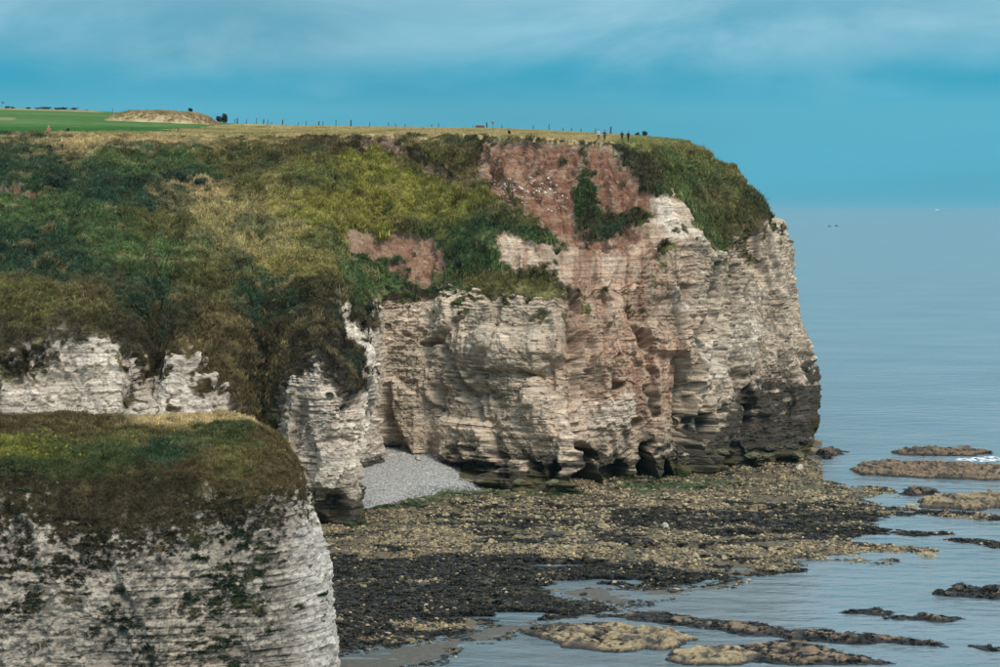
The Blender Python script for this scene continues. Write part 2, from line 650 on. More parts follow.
def rock_relief(A, s, seed=0, amp=1.0, bedamp=1.0):
    """outward displacement of a bedded chalk face, per-block tone"""
    x, y, z = A[..., 0], A[..., 1], A[..., 2]
    ss = np.broadcast_to(s[:, None], z.shape)
    big = fbm(x / 13, y / 13, z / 26, 4, seed + 1)
    ribs = 1 - np.abs(fbm(ss / 7.0, z / 34, z * 0 + 3.3, 3, seed + 2)) * 2
    wu = ss + 0.5 * fbm(ss / 2.5, z / 2.5, z * 0, 3, seed + 14)
    wv = z + 0.4 * fbm(ss / 2.5, z / 2.5, z * 0 + 6, 3, seed + 15)
    f1, g1 = facets(wu + 0.25 * z, wv, 7.5, 15.0, seed + 20)
    f2, g2 = facets(wu - 0.15 * z, wv, 2.6, 4.6, seed + 30)
    f1 = blur(blur(f1, 10, 0), 10, 1)
    f2 = blur(blur(f2, 3, 0), 3, 1)
    f3, g3 = facets(wu, wv, 0.95, 0.75, seed + 40)
    warp = fbm(ss / 24, z / 14, z * 0 + 1.7, 2, seed + 4)
    bz = z + 0.02 * ss + 0.45 * warp + 0.05 * f1
    k = np.searchsorted(BED_T, bz) - 1
    k = np.clip(k, 0, len(BED_T) - 2)
    t = (bz - BED_T[k]) / (BED_T[k + 1] - BED_T[k])
    w = 0.6 + 2.2 * h1(k, seed + 5)
    sj = ss / w + 40 * h1(k, seed + 6) + 0.12 * fbm(ss / 1.3, z / .8, z * 0, 2, seed + 12)
    cell = np.floor(sj)
    cf = sj - cell
    bo = h2(k, cell, seed + 7)
    joint = np.maximum(np.abs(2 * t - 1) ** 7, 0.8 * np.abs(2 * cf - 1) ** 14)
    sharp = sstep(-0.25, 0.55, fbm(ss / 6, z / 5, z * 0 + 8.1, 3, seed + 8))
    ledge = sstep(-0.1, 0.6, fbm(ss / 9, z / 4, z * 0 + 2.1, 3, seed + 13))
    bed = 0.42 * ledge * (h1(k, seed + 9) - 0.5) + (0.36 * (bo - 0.5) - 0.20 * joint) * (0.2 + 0.8 * sharp)
    fine = fbm(x / .5, y / .5, z / .34, 3, seed + 10)
    d = -0.9 * amp + amp * (1.6 * big + 1.0 * ribs + 2.3 * f1 + 0.8 * f2 - 0.22 * sstep(0.08, 0.0, g1) - 0.12 * sstep(0.10, 0.0, g2)) + bedamp * (bed + 0.20 * f3) + 0.13 * fine
    tone = 0.80 + 0.28 * bo + 0.22 * (h1(k, seed + 11) - 0.4) + 0.10 * f2
    joint = np.maximum(joint, 0.35 * sstep(0.08, 0.0, g2))
    return d, tone, joint * sharp, bz, ss


def mixc(c, col, w):
    return c + (np.array(col, np.float32) - c) * np.clip(w, 0, 1)[..., None]


def blend_blobs(px, py, blobs):
    """soft patchwork of ground-cover colours; blobs = (x, y, rx, ry, colour)"""
    acc = np.zeros(px.shape + (3,), np.float32)
    ws = np.full(px.shape, 1e-9, np.float32)
    for bx, by, rx, ry, c in blobs:
        w = np.exp(-(((px - bx) / rx) ** 2 + ((py - by) / ry) ** 2) * 1.4)
        w = w ** 1.6 + 1e-9
        acc += w[..., None] * np.array(c, np.float32)
        ws += w
    return acc / ws[..., None]


# plant cover colours
DKG = (0.044, 0.080, 0.046)     # dark bracken green
MDG = (0.098, 0.148, 0.056)
YGR = (0.275, 0.26, 0.062)     # bright yellow green
TAN = (0.50, 0.385, 0.20)     # dry grass
OLV = (0.150, 0.138, 0.052)     # olive
BRN = (0.115, 0.086, 0.042)     # dead brown
DBR = (0.066, 0.054, 0.030)
CHALK = (0.595, 0.475, 0.362)
GREYC = (0.43, 0.35, 0.262)
PINK = (0.47, 0.285, 0.195)
SOIL = (0.186, 0.091, 0.058)
WHITE = (0.67, 0.575, 0.475)
ALGAE = (0.034, 0.033, 0.028)
OLIVE = (0.085, 0.075, 0.036)

# ---- headland: plan line of the cliff from the near bay round to the far side
def st(cl, sl):
    return ([P(*p) if len(p) == 3 else p[:3] for p in cl], [P(*p) for p in sl])


def bz_(px, Y, z):     # explicit base point at pixel column, distance and level
    return ((px - 500.0) / F * Y, Y, z, 0)


ST = [
    st([bz_(-420, 226, -2), bz_(-420, 227, 12), (-420, 350, 234)], [(-420, 305, 248), (-420, 240, 276), (-420, 180, 306), (-420, 131, 335)]) + (0.4,),
    st([bz_(-90, 228, -2), bz_(-90, 229, 12), (-90, 345, 236)], [(-90, 300, 250), (-90, 240, 276), (-90, 180, 306), (-90, 132, 335)]),
    st([bz_(0, 228, -2), bz_(0, 229, 12), (0, 352, 236)], [(0, 305, 250), (0, 240, 276), (0, 180, 306), (0, 132, 335)]),
    st([bz_(30, 230, -2), bz_(30, 231, 14), (32, 342, 237)], [(32, 300, 250), (30, 240, 276), (30, 180, 306), (30, 133, 335)]),
    st([bz_(75, 231, -2), bz_(75, 233, 14), (76, 328, 240)], [(76, 295, 251), (76, 240, 276), (76, 180, 306), (76, 134, 335)]),
    st([bz_(138, 233, -2), bz_(138, 235, 14), (138, 350, 242)], [(138, 300, 256), (138, 240, 278), (138, 180, 308), (138, 135, 335)]),
    st([bz_(155, 238, -2), bz_(155, 241, 10), (154, 378, 247)], [(154, 320, 258), (150, 240, 280), (150, 180, 308), (150, 135, 335)]),
    st([bz_(180, 234, -2), bz_(180, 236, 12), (182, 352, 244)], [(182, 310, 256), (182, 240, 281), (182, 180, 308), (182, 136, 335)]),
    st([bz_(245, 236, -2), bz_(245, 238, 8), (245, 406, 246)], [(245, 350, 254), (240, 260, 280), (235, 190, 308), (232, 137, 333)]),
    st([bz_(262, 244, -2), bz_(262, 246, 5), (260, 436, 250)], [(266, 370, 256), (262, 270, 280), (258, 190, 308), (255, 137, 333)]),
    st([bz_(280, 242, -2), bz_(280, 243, 10), (284, 374, 246)], [(288, 350, 254), (285, 275, 276), (280, 190, 306), (278, 137, 332)]),
    st([bz_(318, 241, -2), bz_(318, 242.5, 10), (316, 358, 245)], [(316, 335, 252), (312, 280, 274), (305, 190, 306), (300, 137, 332)]),
    st([bz_(352, 243, -2), bz_(352, 244, 10), (350, 388, 246)], [(346, 345, 256), (332, 296, 269), (322, 200, 302), (316, 136, 331)]),
    st([bz_(366, 245, -2), (364, 480, 246), (373, 430, 248), (372, 400, 250), (366, 382, 252)], [(368, 358, 258), (352, 322, 268), (337, 293, 276), (326, 205, 302), (322, 136, 331)]),
    st([bz_(358, 258, -2), bz_(358, 260, 8), (362, 385, 265), (356, 345, 270)], [(352, 318, 274), (341, 292, 280), (334, 215, 303), (330, 136, 331)]),
    st([bz_(364, 282, -2), bz_(366, 284, 10), (376, 380, 284), (366, 310, 286)], [(355, 285, 288), (345, 250, 296), (338, 190, 312), (338, 136, 331)]),
    st([bz_(388, 292, -2), (388, 420, 292), (388, 350, 293), (388, 294, 296)], [(385, 265, 300), (375, 235, 306), (362, 185, 317), (358, 135, 330)]),
    st([bz_(430, 291, -2), (430, 400, 291), (430, 340, 293), (430, 288, 297)], [(430, 250, 302), (422, 215, 312), (412, 170, 322), (405, 134, 329)]),
    st([bz_(490, 279, -2), (490, 440, 280), (490, 350, 283), (490, 290, 287)], [(492, 245, 294), (480, 205, 306), (455, 165, 319), (440, 134, 327)]),
    st([bz_(540, 275, -2), (540, 440, 277), (540, 350, 280), (538, 290, 284)], [(535, 250, 290), (520, 205, 301), (495, 160, 313), (486, 135, 320)]),
    st([bz_(572, 274, -2), (572, 440, 276), (570, 350, 280), (568, 292, 284)], [(565, 250, 288), (556, 205, 296), (545, 165, 303), (540, 138, 308)]),
    st([bz_(590, 280, -2), (590, 430, 280), (588, 350, 282), (588, 292, 285)], [(590, 240, 290), (586, 200, 296), (576, 165, 302), (570, 141, 306)]),
    st([bz_(640, 285, -2), (640, 430, 284), (636, 350, 285), (632, 285, 288)], [(632, 225, 294), (624, 190, 298), (612, 165, 301), (604, 143, 305)]),
    st([bz_(692, 288, -2), (690, 430, 287), (688, 350, 287), (682, 275, 290), (676, 225, 295)], [(664, 197, 300), (648, 180, 303), (636, 160, 307), (628, 144, 310)]),
    st([bz_(708, 292, -2), (708, 430, 291), (710, 350, 291), (718, 262, 295)], [(706, 235, 301), (684, 200, 306), (660, 165, 312), (648, 145, 316)]),
    st([bz_(722, 303, -2), (724, 430, 304), (726, 350, 306), (728, 245, 310)], [(718, 215, 312), (702, 190, 317), (680, 160, 323), (666, 143, 328)]),
    st([bz_(762, 307, -2), (760, 430, 308), (757, 350, 311), (746, 234, 317)], [(745, 210, 319), (728, 185, 325), (702, 157, 331), (682, 142, 336)]),
    st([bz_(803, 312, -2), (801, 430, 312), (794, 350, 314), (770, 226, 321)], [(762, 208, 325), (742, 186, 331), (714, 159, 338), (689, 142, 343)]),
    st([bz_(812, 319, -2), (810, 430, 319), (804, 350, 321), (775, 224, 327)], [(768, 213, 331), (748, 194, 338), (722, 168, 345), (694, 147, 352)]),
    st([bz_(812, 340, -2), (808, 430, 340), (800, 350, 341), (776, 232, 344)], [(766, 222, 346), (746, 205, 350), (718, 180, 356), (692, 155, 362)]),
    st([bz_(770, 420, -2), (768, 400, 420), (766, 330, 420), (748, 240, 420)], [(740, 230, 420), (722, 215, 420), (705, 195, 420), (680, 165, 420)]),
]
NC, NS = 250, 210
A0, S0 = build_sheet(ST, NC, NS, 0.135)
nu, nv = A0.shape[:2]
px0, py0 = proj(A0)
row = np.broadcast_to(np.arange(nv)[None, :], (nu, nv))
nrm = grid_normals(A0)
if nrm[nu // 2, NC // 2, 1] > 0:
    nrm = -nrm
nrm = blur(blur(nrm, 12, 0), 6, 1)
nrm /= np.linalg.norm(nrm, axis=-1, keepdims=True)
x0, y0, z0 = A0[..., 0], A0[..., 1], A0[..., 2]

# pixel coordinates with a natural wobble, for the outlines of soil, turf and stains
jx = px0 + 7 * fbm(x0 / 2.2, y0 / 2.2, z0 / 2.2, 3, 70) + 4 * fbm(x0 / 9, y0 / 9, z0 / 9, 2, 71)
jy = py0 + 6 * fbm(x0 / 2.2, y0 / 2.2, z0 / 2.2, 3, 72) + 4 * fbm(x0 / 9, y0 / 9, z0 / 9, 2, 73)

EDGE_N = fbm(x0 / 0.9, y0 / 0.9, z0 / 0.9, 3, 74)
lip_y = py0[:, NC][:, None]
edge_q = lip_y - jy                       # > 0 above the lip
veg = sstep(-0.3, 0.3, (edge_q + 4) / 16 + 0.9 * fbm(x0 / 0.8, y0 / 0.8, z0 / 0.6, 3, 78))
veg = np.where(row > NC + 60, 1.0, veg)

def region(poly, soft=3.0):
    return sstep(-soft, soft, sdf(poly, jx, jy) + 5 * EDGE_N)


SOIL_P = [
    [(484, 141), (545, 138), (580, 146), (583, 165), (580, 195), (586, 236), (562, 256), (540, 226), (506, 208), (484, 192), (477, 165)],
    [(582, 146), (614, 146), (630, 165), (646, 188), (656, 214), (634, 222), (612, 214), (600, 204), (588, 176)],
    [(343, 236), (380, 232), (412, 236), (438, 250), (440, 270), (420, 288), (398, 276), (365, 264), (346, 256)],
    [(336, 153), (362, 147), (384, 140), (400, 147), (420, 163), (447, 175), (452, 183), (430, 179), (402, 163), (380, 151), (350, 156)],
    [(562, 236), (585, 240), (610, 238), (640, 224), (648, 236), (615, 252), (580, 256)],
    [(0, 188), (18, 190), (40, 198), (30, 203), (0, 197)],
]
ROCK_P = [
    [(492, 247), (514, 233), (530, 244), (552, 256), (560, 272), (540, 274), (520, 268), (500, 260)],
    [(555, 262), (575, 246), (600, 246), (634, 226), (640, 195), (664, 193), (684, 202), (704, 235), (722, 262), (720, 300), (560, 300)],
    [(400, 234), (424, 238), (440, 250), (438, 274), (420, 280), (412, 262)],
    [(333, 292), (344, 295), (356, 318), (372, 352), (384, 398), (374, 398), (362, 362), (348, 330)],
    [(728, 262), (750, 240), (772, 212), (790, 222), (800, 262)],
]
VEG_P = [
    [(578, 192), (589, 192), (598, 212), (608, 225), (597, 232), (583, 222)],
    [(634, 164), (650, 172), (668, 192), (654, 190)],
    [(346, 296), (372, 300), (384, 326), (364, 332)],
    [(520, 272), (552, 280), (572, 296), (540, 300), (500, 290)],
    [(616, 214), (650, 213), (652, 222), (620, 226)],
    [(0, 356), (26, 352), (28, 372), (14, 384), (0, 378)],
]
soil = np.zeros_like(px0)
for p in SOIL_P:
    soil = np.maximum(soil, region(p, 6.0))
soil *= sstep(-1.0, -0.6, fbm(x0 / 1.6, y0 / 1.6, z0 / 1.6, 3, 75))
rk_m = np.zeros_like(px0)
for p in ROCK_P:
    rk_m = np.maximum(rk_m, region(p))
veg = np.minimum(veg, 1 - np.maximum(soil, rk_m))
for p in VEG_P:
    veg = np.maximum(veg, region(p))
# tufts on ledges of the upper rock face and over the lip
near_lip = np.exp(-np.clip(-edge_q, 0, 400) / 20.0)
spots = sstep(0.42, 0.60, fbm(x0 / 1.5, y0 / 1.5, z0 / 1.2, 3, 76) + 0.35 * near_lip - 0.15)
veg = np.maximum(veg, spots * sstep(0.05, 0.3, near_lip) * (1 - 0.85 * soil) * np.where(row > NC, 0.0, 1.0))
leftb = sstep(420, 300, px0) * (1 - 0.9 * sstep(272, 284, px0))
veg = np.maximum(veg, leftb * sstep(0.36, 0.56, fbm(x0 / 2.4, y0 / 2.4, z0 / 1.4, 3, 77) + 0.3 * near_lip - 0.12) * (row < NC))
wall_clear = sstep(-5, 5, sdf([(0, 340), (100, 330), (130, 350), (136, 420), (0, 425)], px0, py0)) * sstep(20, 45, -edge_q)
veg *= 1 - 0.8 * wall_clear
soil = np.minimum(soil, 1 - veg)
rock = np.clip(1 - veg - soil, 0, 1)

# relief
d_r, tone, jnt, bedz, ssg = rock_relief(A0, S0, 0)
# smooth forms: less relief near the waterline of the near buttress
lump = fbm(x0 / 7, y0 / 7, z0 / 7, 4, 80)
terr = fbm(x0 / 16, y0 / 9, z0 / 6, 3, 81)
d_v = 0.8 * lump + 0.9 * terr + 0.42 * fbm(x0 / 2.0, y0 / 2.0, z0 / 2.0, 4, 82, 0.6) + 0.35
gul = np.abs(fbm(ssg / 4.5, z0 / 30, z0 * 0 + 2.2, 4, 83))
d_s = 0.6 * lump - 1.4 * (0.35 - gul) + 0.5 * fbm(x0 / 1.1, y0 / 1.1, z0 / 1.6, 4, 84) - 0.35
cl_w = sstep(NC + 40, NC - 6, row)        # rock relief only on the cliff part, fading up the slope
fold = np.abs(fbm((px0 + 0.45 * py0) / 34, z0 / 22, z0 * 0 + 3.1, 3, 79))
d_v = d_v - 1.0 * sstep(0.30, 0.0, fold) + 0.3
d_v = d_v * (0.3 + 0.7 * sstep(0, 45, edge_q))
on_rock = sstep(NC + 12, NC - 12, row) * sstep(-2, -14, edge_q)
d = d_r * (0.30 + 0.70 * cl_w) * np.maximum(rock, veg * on_rock) + (d_v * (1 - on_rock) + 0.12 * on_rock) * veg + d_s * soil
# turf overhangs the rock a little
d -= 0.25 * veg * np.exp(-np.abs(edge_q) / 14)


def dent(cx, cy, rx, ry, depth, p=2.0, arch=False):
    """hollow or cave at a photo position of the face"""
    global d
    yy = (jy - cy) / ry
    xx = (jx - cx) / rx
    if arch:
        yy = np.where(yy > 0, 0, yy)
    r = np.abs(xx) ** p + np.abs(yy) ** p
    d -= depth * sstep(1.0, 0.38, r)


def bulge(cx, cy, rx, ry, h):
    global d
    r = ((jx - cx) / rx) ** 2 + ((jy - cy) / ry) ** 2
    d += h * sstep(1.0, 0.0, r)


face = (row < NC + 20) & (px0 > 384) & (y0 > 268)
mainf = face.astype(np.float32)
dsv = d.copy()
d = np.zeros_like(d)
# caves and hollows along the foot of the headland
dent(590, 496, 14, 60, 8.0, 2.6, True)
dent(653, 494, 10, 54, 7.0, 2.2, True)
dent(623, 488, 17, 26, 3.5, 3, True)
dent(676, 490, 7, 30, 5.0, 2.2, True)
dent(692, 428, 8, 24, 6.0, 2.0)
dent(749, 417, 11, 16, 4.5, 2.0)
dent(711, 428, 8, 15, 3.0, 2.0)
dent(718, 464, 8, 14, 3.0)
dent(562, 472, 6, 12, 3.0)
dent(640, 420, 10, 10, 1.5)
dent(539, 467, 11, 7, 2.2)
dent(622, 380, 11, 7, 2.6)
dent(470, 466, 32, 8, 1.8)
dent(420, 462, 40, 7, 1.6)
dent(646, 338, 9, 14, 1.8)
dent(706, 345, 8, 24, 1.8)
dent(700, 375, 10, 18, 1.5)
dent(668, 310, 22, 22, 1.2, 3)
dent(735, 275, 12, 40, 1.4)
dent(470, 400, 40, 24, 1.4)
dent(510, 375, 45, 6, 0.9)
dent(420, 345, 35, 7, 0.9)
dent(655, 255, 8, 6, .8)
bulge(505, 350, 55, 26, 1.5)
bulge(445, 318, 30, 30, 1.2)
bulge(545, 410, 28, 30, 1.4)
bulge(600, 340, 18, 60, 1.8)
bulge(672, 360, 18, 40, 1.0)
bulge(740, 345, 26, 30, 1.0)
bulge(575, 440, 16, 50, 1.0)
def groove(pts, wd, depth):
    global d
    d -= depth * sstep(wd, 0, line_d(pts, jx, jy))


groove([(572, 296), (576, 360), (582, 445)], 8, 1.9)
groove([(636, 328), (648, 350), (654, 380), (664, 410)], 7, 1.7)
groove([(690, 290), (694, 350), (698, 415)], 7, 1.6)
groove([(724, 258), (712, 330), (704, 400), (706, 450)], 9, 2.4)
groove([(452, 350), (478, 410), (500, 462)], 9, 1.5)
groove([(400, 330), (440, 345), (470, 322)], 6, 1.1)
groove([(520, 372), (560, 370), (578, 360)], 5, 1.0)
groove([(610, 300), (606, 350), (616, 400)], 6, 1.1)
bulge(690, 330, 12, 60, 1.6)
bulge(560, 330, 14, 50, 1.2)
bulge(760, 350, 24, 70, 1.0)
# stepped ledges at the foot
zl = z0 + 0.35 * fbm(ssg / 3.5, z0 * 0, z0 * 0 + 4.4, 3, 90)
lw = sstep(455, 490, px0) * sstep(590, 572, px0) + sstep(690, 715, px0) * (1 - 0.75 * sstep(795, 815, px0)) + 0.08 * sstep(590, 640, px0)
lw = lw * (1 - 0.9 * sstep(788, 806, px0))
lw = np.clip(lw, 0, 1) * (0.6 + 0.8 * vnoise(ssg / 2.8, z0 / 1.4, z0 * 0, 91) ** 2)
d += lw * (1.5 * sstep(2.0, 1.8, zl) + 1.1 * sstep(3.4, 3.2, zl) + 0.7 * sstep(4.6, 4.45, zl))
d_face = d * mainf
d = dsv + blur(d_face, 1, 0)
# near buttress: undercut foot and arch at its left side
nb = ((px0 < 392) & (y0 < 262) & (row < NC + 5)).astype(np.float32)
dsv = d.copy(); d = np.zeros_like(d)
dent(298, 455, 16, 62, 1.8, 2.4)
dent(322, 512, 26, 22, 2.4, 3)
bulge(340, 410, 34, 30, 0.9)
dent(340, 440, 60, 4, 0.5)
d = dsv + d * nb
# stay low at the hidden ends and never push the turf edge about
dfade = sstep(nv - 1, nv - 30, row)
d *= 0.12 + 0.88 * dfade
A1 = A0 + nrm * d[..., None]
# scarp under the turf edge of the brown soil faces
px1, py1 = proj(A1)

# colours
blotch = fbm(x0 / 3.2, y0 / 3.2, z0 / 3.2, 4, 60)
blotch2 = fbm(x0 / 9, y0 / 9, z0 / 6, 3, 61)
streak = fbm(ssg / 0.9, z0 / 9, z0 * 0 + 5.5, 3, 62)
c = np.zeros(A0.shape, np.float32) + np.array(CHALK, np.float32)
c = mixc(c, (0.50, 0.445, 0.38), 0.75 * sstep(392, 372, px0))
c = mixc(c, GREYC, sstep(-0.1, 0.6, blotch2))
pk = np.exp(-(((jx - 628) / 66) ** 4 + ((jy - 310) / 105) ** 4)) * 1.05 + 0.9 * np.exp(-(((jx - 400) / 45) ** 2 + ((jy - 272) / 26) ** 2))
pk += 0.9 * np.exp(-(((jx - 525) / 40) ** 2 + ((jy - 258) / 24) ** 2)) + 0.5 * np.exp(-(((jx - 640) / 40) ** 2 + ((jy - 390) / 40) ** 2))
c = mixc(c, PINK, pk * (0.62 + 0.45 * streak + 0.4 * blotch))
gy = np.exp(-(((jx - 450) / 55) ** 2 + ((jy - 400) / 55) ** 2)) + np.exp(-(((jx - 725) / 26) ** 2 + ((jy - 275) / 45) ** 2)) \
    + 0.8 * np.exp(-(((jx - 668) / 22) ** 2 + ((jy - 312) / 22) ** 2)) + 0.7 * np.exp(-(((jx - 560) / 60) ** 2 + ((jy - 320) / 20) ** 2))
c = mixc(c, (0.30, 0.265, 0.21), gy * (0.5 + 0.6 * blotch))
for poly in ([(703, 350), (735, 325), (752, 312), (764, 332), (742, 372), (716, 384)],
             [(742, 288), (764, 286), (770, 300), (752, 308)],
             [(640, 198), (662, 196), (676, 212), (690, 232), (700, 244), (672, 232), (652, 218)],
             [(672, 280), (686, 290), (694, 310), (680, 300)],
             [(85, 345), (128, 350), (134, 410), (110, 405)],
             [(286, 372), (300, 360), (325, 364), (350, 392), (384, 400), (378, 470), (345, 480), (330, 420), (310, 385)],
             [(334, 293), (346, 296), (372, 360), (382, 400), (366, 372)],
             [(588, 400), (640, 395), (640, 430), (600, 430)],
             [(20, 350), (60, 352), (70, 395), (30, 390)]):
    c = mixc(c, WHITE, region(poly, 4) * 0.75)
c = mixc(c, (0.26, 0.165, 0.115), 0.8 * sstep(0.0, 0.5, streak + 0.3 * blotch) * np.exp(-(((jx - 600) / 55) ** 2 + ((jy - 268) / 32) ** 2)))
# rain-washed soil runs on the pink face, lichen specks everywhere
c = mixc(c, (0.29, 0.18, 0.125), 0.6 * sstep(0.15, 0.6, streak) * np.clip(pk, 0, 1))
lich = sstep(0.22, 0.60, fbm(x0 / 0.6, y0 / 0.6, z0 / 0.35, 4, 63, 0.65) + 0.3 * blotch + 0.42 * sstep(702, 730, px0))
c = mixc(c, (0.13, 0.115, 0.09), 0.62 * lich)
c *= tone[..., None]
c *= (1 + 0.16 * blotch)[..., None]
c = mixc(c, (0.12, 0.105, 0.085), 0.45 * jnt)
# tidal zone: olive ledges below, black lichen band above
zj = z0 + 1.2 * fbm(ssg / 5, z0 / 3, z0 * 0 + 1, 3, 64)
hi = 4.5 + 8.0 * sstep(690, 745, px0) + 1.5 * sstep(420, 480, px0)
hi = hi - 1.8 * sstep(384, 430, px0) * sstep(470, 430, px0)
blk = sstep(hi + 2.2, hi - 0.8, zj) * sstep(-0.35, 0.25, 0.3 * sstep(700, 740, px0) + fbm(x0 / 1.8, y0 / 1.8, z0 / 0.7, 4, 65) + sstep(hi, 2.0, z0) * 0.9 - 0.15)
c = mixc(c, ALGAE, 0.9 * blk)
c = mixc(c, OLIVE, 0.85 * sstep(3.4, 1.6, zj) * sstep(-0.3, 0.3, fbm(x0 / 2.2, y0 / 2.2, z0 / 0.8, 3, 66) + .2))
c = mixc(c, (0.03, 0.05, 0.02), 0.8 * sstep(1.3, 0.4, zj))
# soil
sc_ = np.zeros_like(c) + np.array(SOIL, np.float32)
sc_ = mixc(sc_, (0.285, 0.168, 0.110), sstep(-0.1, 0.7, fbm(x0 / 2.5, y0 / 2.5, z0 / 1.6, 4, 67)))
sc_ = mixc(sc_, (0.30, 0.205, 0.145), 0.8 * sstep(470, 300, px0) * sstep(200, 240, py0))
sc_ = mixc(sc_, (0.10, 0.055, 0.04), 0.75 * sstep(0.1, 0.55, fbm(ssg / 1.2, z0 / 2.0, z0 * 0, 4, 68)))
sc_ = mixc(sc_, (0.36, 0.27, 0.20), 0.5 * sstep(0.25, 0.6, fbm(x0 / 0.8, y0 / 0.8, z0 / 0.6, 3, 69)))
c = mixc(c, sc_, soil)
# turf
BL = [
    (100, 139, 130, 5, TAN), (250, 139, 90, 4, TAN), (10, 160, 50, 30, DKG), (70, 150, 60, 14, TAN), (60, 180, 45, 22, DKG), (140, 165, 60, 18, MDG), (170, 145, 90, 9, TAN),
    (240, 150, 60, 12, OLV), (180, 178, 40, 10, DKG), (240, 185, 40, 16, OLV), (30, 215, 60, 22, MDG), (100, 200, 60, 20, DKG),
    (110, 235, 60, 18, MDG), (200, 205, 35, 14, TAN), (240, 215, 45, 20, (0.36, 0.30, 0.135)), (150, 225, 40, 14, OLV),
    (265, 235, 50, 18, (0.40, 0.335, 0.155)), (20, 245, 70, 14, DKG), (60, 270, 70, 14, DKG), (130, 262, 60, 14, MDG),
    (30, 290, 60, 16, OLV), (90, 285, 45, 16, BRN), (60, 310, 60, 14, OLV), (30, 330, 50, 14, DBR), (110, 320, 50, 14, DBR),
    (160, 300, 40, 24, DKG), (160, 340, 24, 34, DBR), (210, 290, 40, 24, OLV), (220, 330, 40, 30, BRN), (260, 300, 40, 24, DKG),
    (270, 350, 40, 40, DBR), (310, 310, 30, 30, DBR), (330, 360, 34, 30, (0.045, 0.038, 0.028)), (250, 400, 30, 30, BRN),
    (300, 265, 40, 20, (0.29, 0.245, 0.09)), (320, 225, 40, 22, YGR), (310, 185, 40, 18, (0.23, 0.215, 0.065)), (300, 150, 40, 10, BRN),
    (350, 265, 18, 24, MDG), (360, 180, 40, 16, YGR), (400, 195, 40, 18, YGR), (370, 210, 50, 12, (0.26, 0.235, 0.06)),
    (440, 200, 40, 18, (0.225, 0.215, 0.06)), (440, 225, 40, 14, YGR), (430, 170, 26, 10, OLV), (440, 150, 34, 14, OLV),
    (400, 135, 60, 6, TAN), (480, 240, 40, 22, MDG), (450, 260, 30, 20, MDG), (500, 275, 40, 12, OLV), (510, 220, 24, 12, OLV),
    (350, 140, 60, 8, DBR), (470, 165, 20, 30, BRN), (590, 205, 16, 26, (0.06, 0.085, 0.03)), (600, 225, 30, 10, DBR),
    (560, 145, 40, 8, BRN), (640, 175, 26, 20, DBR), (650, 148, 30, 7, (0.24, 0.23, 0.085)), (680, 175, 30, 22, (0.13, 0.165, 0.06)), (700, 200, 40, 22, (0.13, 0.165, 0.06)),
    (730, 190, 30, 24, (0.19, 0.17, 0.07)), (745, 215, 30, 14, (0.11, 0.09, 0.04)), (720, 215, 22, 14, (0.11, 0.135, 0.05)), (700, 150, 40, 8, (0.22, 0.20, 0.08)),
]
jx2 = px0 + 16 * fbm(x0 / 5, y0 / 5, z0 / 5, 3, 85) + 18 * fbm(x0 / 1.6, y0 / 1.6, z0 / 1.6, 3, 97)
jy2 = py0 + 10 * fbm(x0 / 4, y0 / 4, z0 / 4, 3, 86) + 12 * fbm(x0 / 1.6, y0 / 1.6, z0 / 1.6, 3, 98)
vc = blend_blobs(jx2, jy2, BL)
vn = fbm(x0 / 2.4, y0 / 2.4, z0 / 2.4, 4, 87)
vn2 = fbm(x0 / 6, y0 / 6, z0 / 4, 3, 88)
vc = mixc(vc, (0.33, 0.26, 0.125), 0.5 * sstep(0.2, 0.75, vn))
vc = mixc(vc, DKG, 0.55 * sstep(0.15, 0.7, -vn2))
vc = mixc(vc, (0.075, 0.062, 0.03), 0.6 * sstep(0.22, 0.6, fbm(x0 / 1.9, y0 / 1.9, z0 / 1.5, 4, 99)))
vc *= (1 + 0.45 * fbm(x0 / 1.1, y0 / 1.1, z0 / 1.1, 3, 89))[..., None]
vc = np.clip(vc, 0.008, 1)
vc = np.where((soil > 0.3)[..., None], vc * 0.8, vc)
c = mixc(c, vc * 0.75, veg)
c = np.clip(c, 0.006, 0.85)
me = mesh_from("headland", A1.reshape(-1, 3), grid_faces(nu, nv), False)
attr_col(me, 'col', c)
attr_f(me, 'rock', rock)
headland = link("headland", me, M_CLIFF, kind='structure',
                label="white chalk headland with brown soil scars and a grassy top above the rocky shore", category="headland")

TUFTS = [blade_tuft("tuft_piece", 16, 0.55, 0.42, 0.035, 1), blade_tuft("tuft_piece", 16, 0.42, 0.45, 0.04, 2, 1.1),
         blade_tuft("tuft_piece", 12, 0.7, 0.35, 0.03, 3, 0.8), blade_tuft("tuft_piece", 18, 0.35, 0.5, 0.045, 5, 1.4)]
vis = np.where(px0 > -40, 1.0, 0.45) * (px0 > -400) * (px0 < 800) * (S0[:, None] < S0[-1] - 60)
hid = (y0 > 262) & (px0 < 380) & (row < NC)
w = veg * vis * (~hid) * sstep(0.25, 0.7, veg) * (row > 60)
tp, ti, tj = pick_on_grid(A1, w, 150000)
tc_ = vc[ti, tj] * (0.65 + 0.75 * RNG.random((len(tp), 1)))
sc1 = 0.55 + 0.75 * RNG.random(len(tp)) ** 1.5
tus = fbm(tp[:, 0] / 3, tp[:, 1] / 3, tp[:, 2] / 3, 3, 95)
sc1 *= 1 + 0.6 * np.clip(tus, -0.8, 1.2)
sc1 *= 0.45 + 0.55 * sstep(-6, 22, edge_q[ti, tj])
topk = (tj > nv - 14)
sc1 = np.where(topk, sc1 * 0.75, sc1)
scatter("slope_grass", tp, tc_, sc1, RNG.random(len(tp)) * 6.283, TUFTS,
        "rough grass and bracken covering the headland slope", "grass", RNG.normal(0, 0.25, (len(tp), 2)))
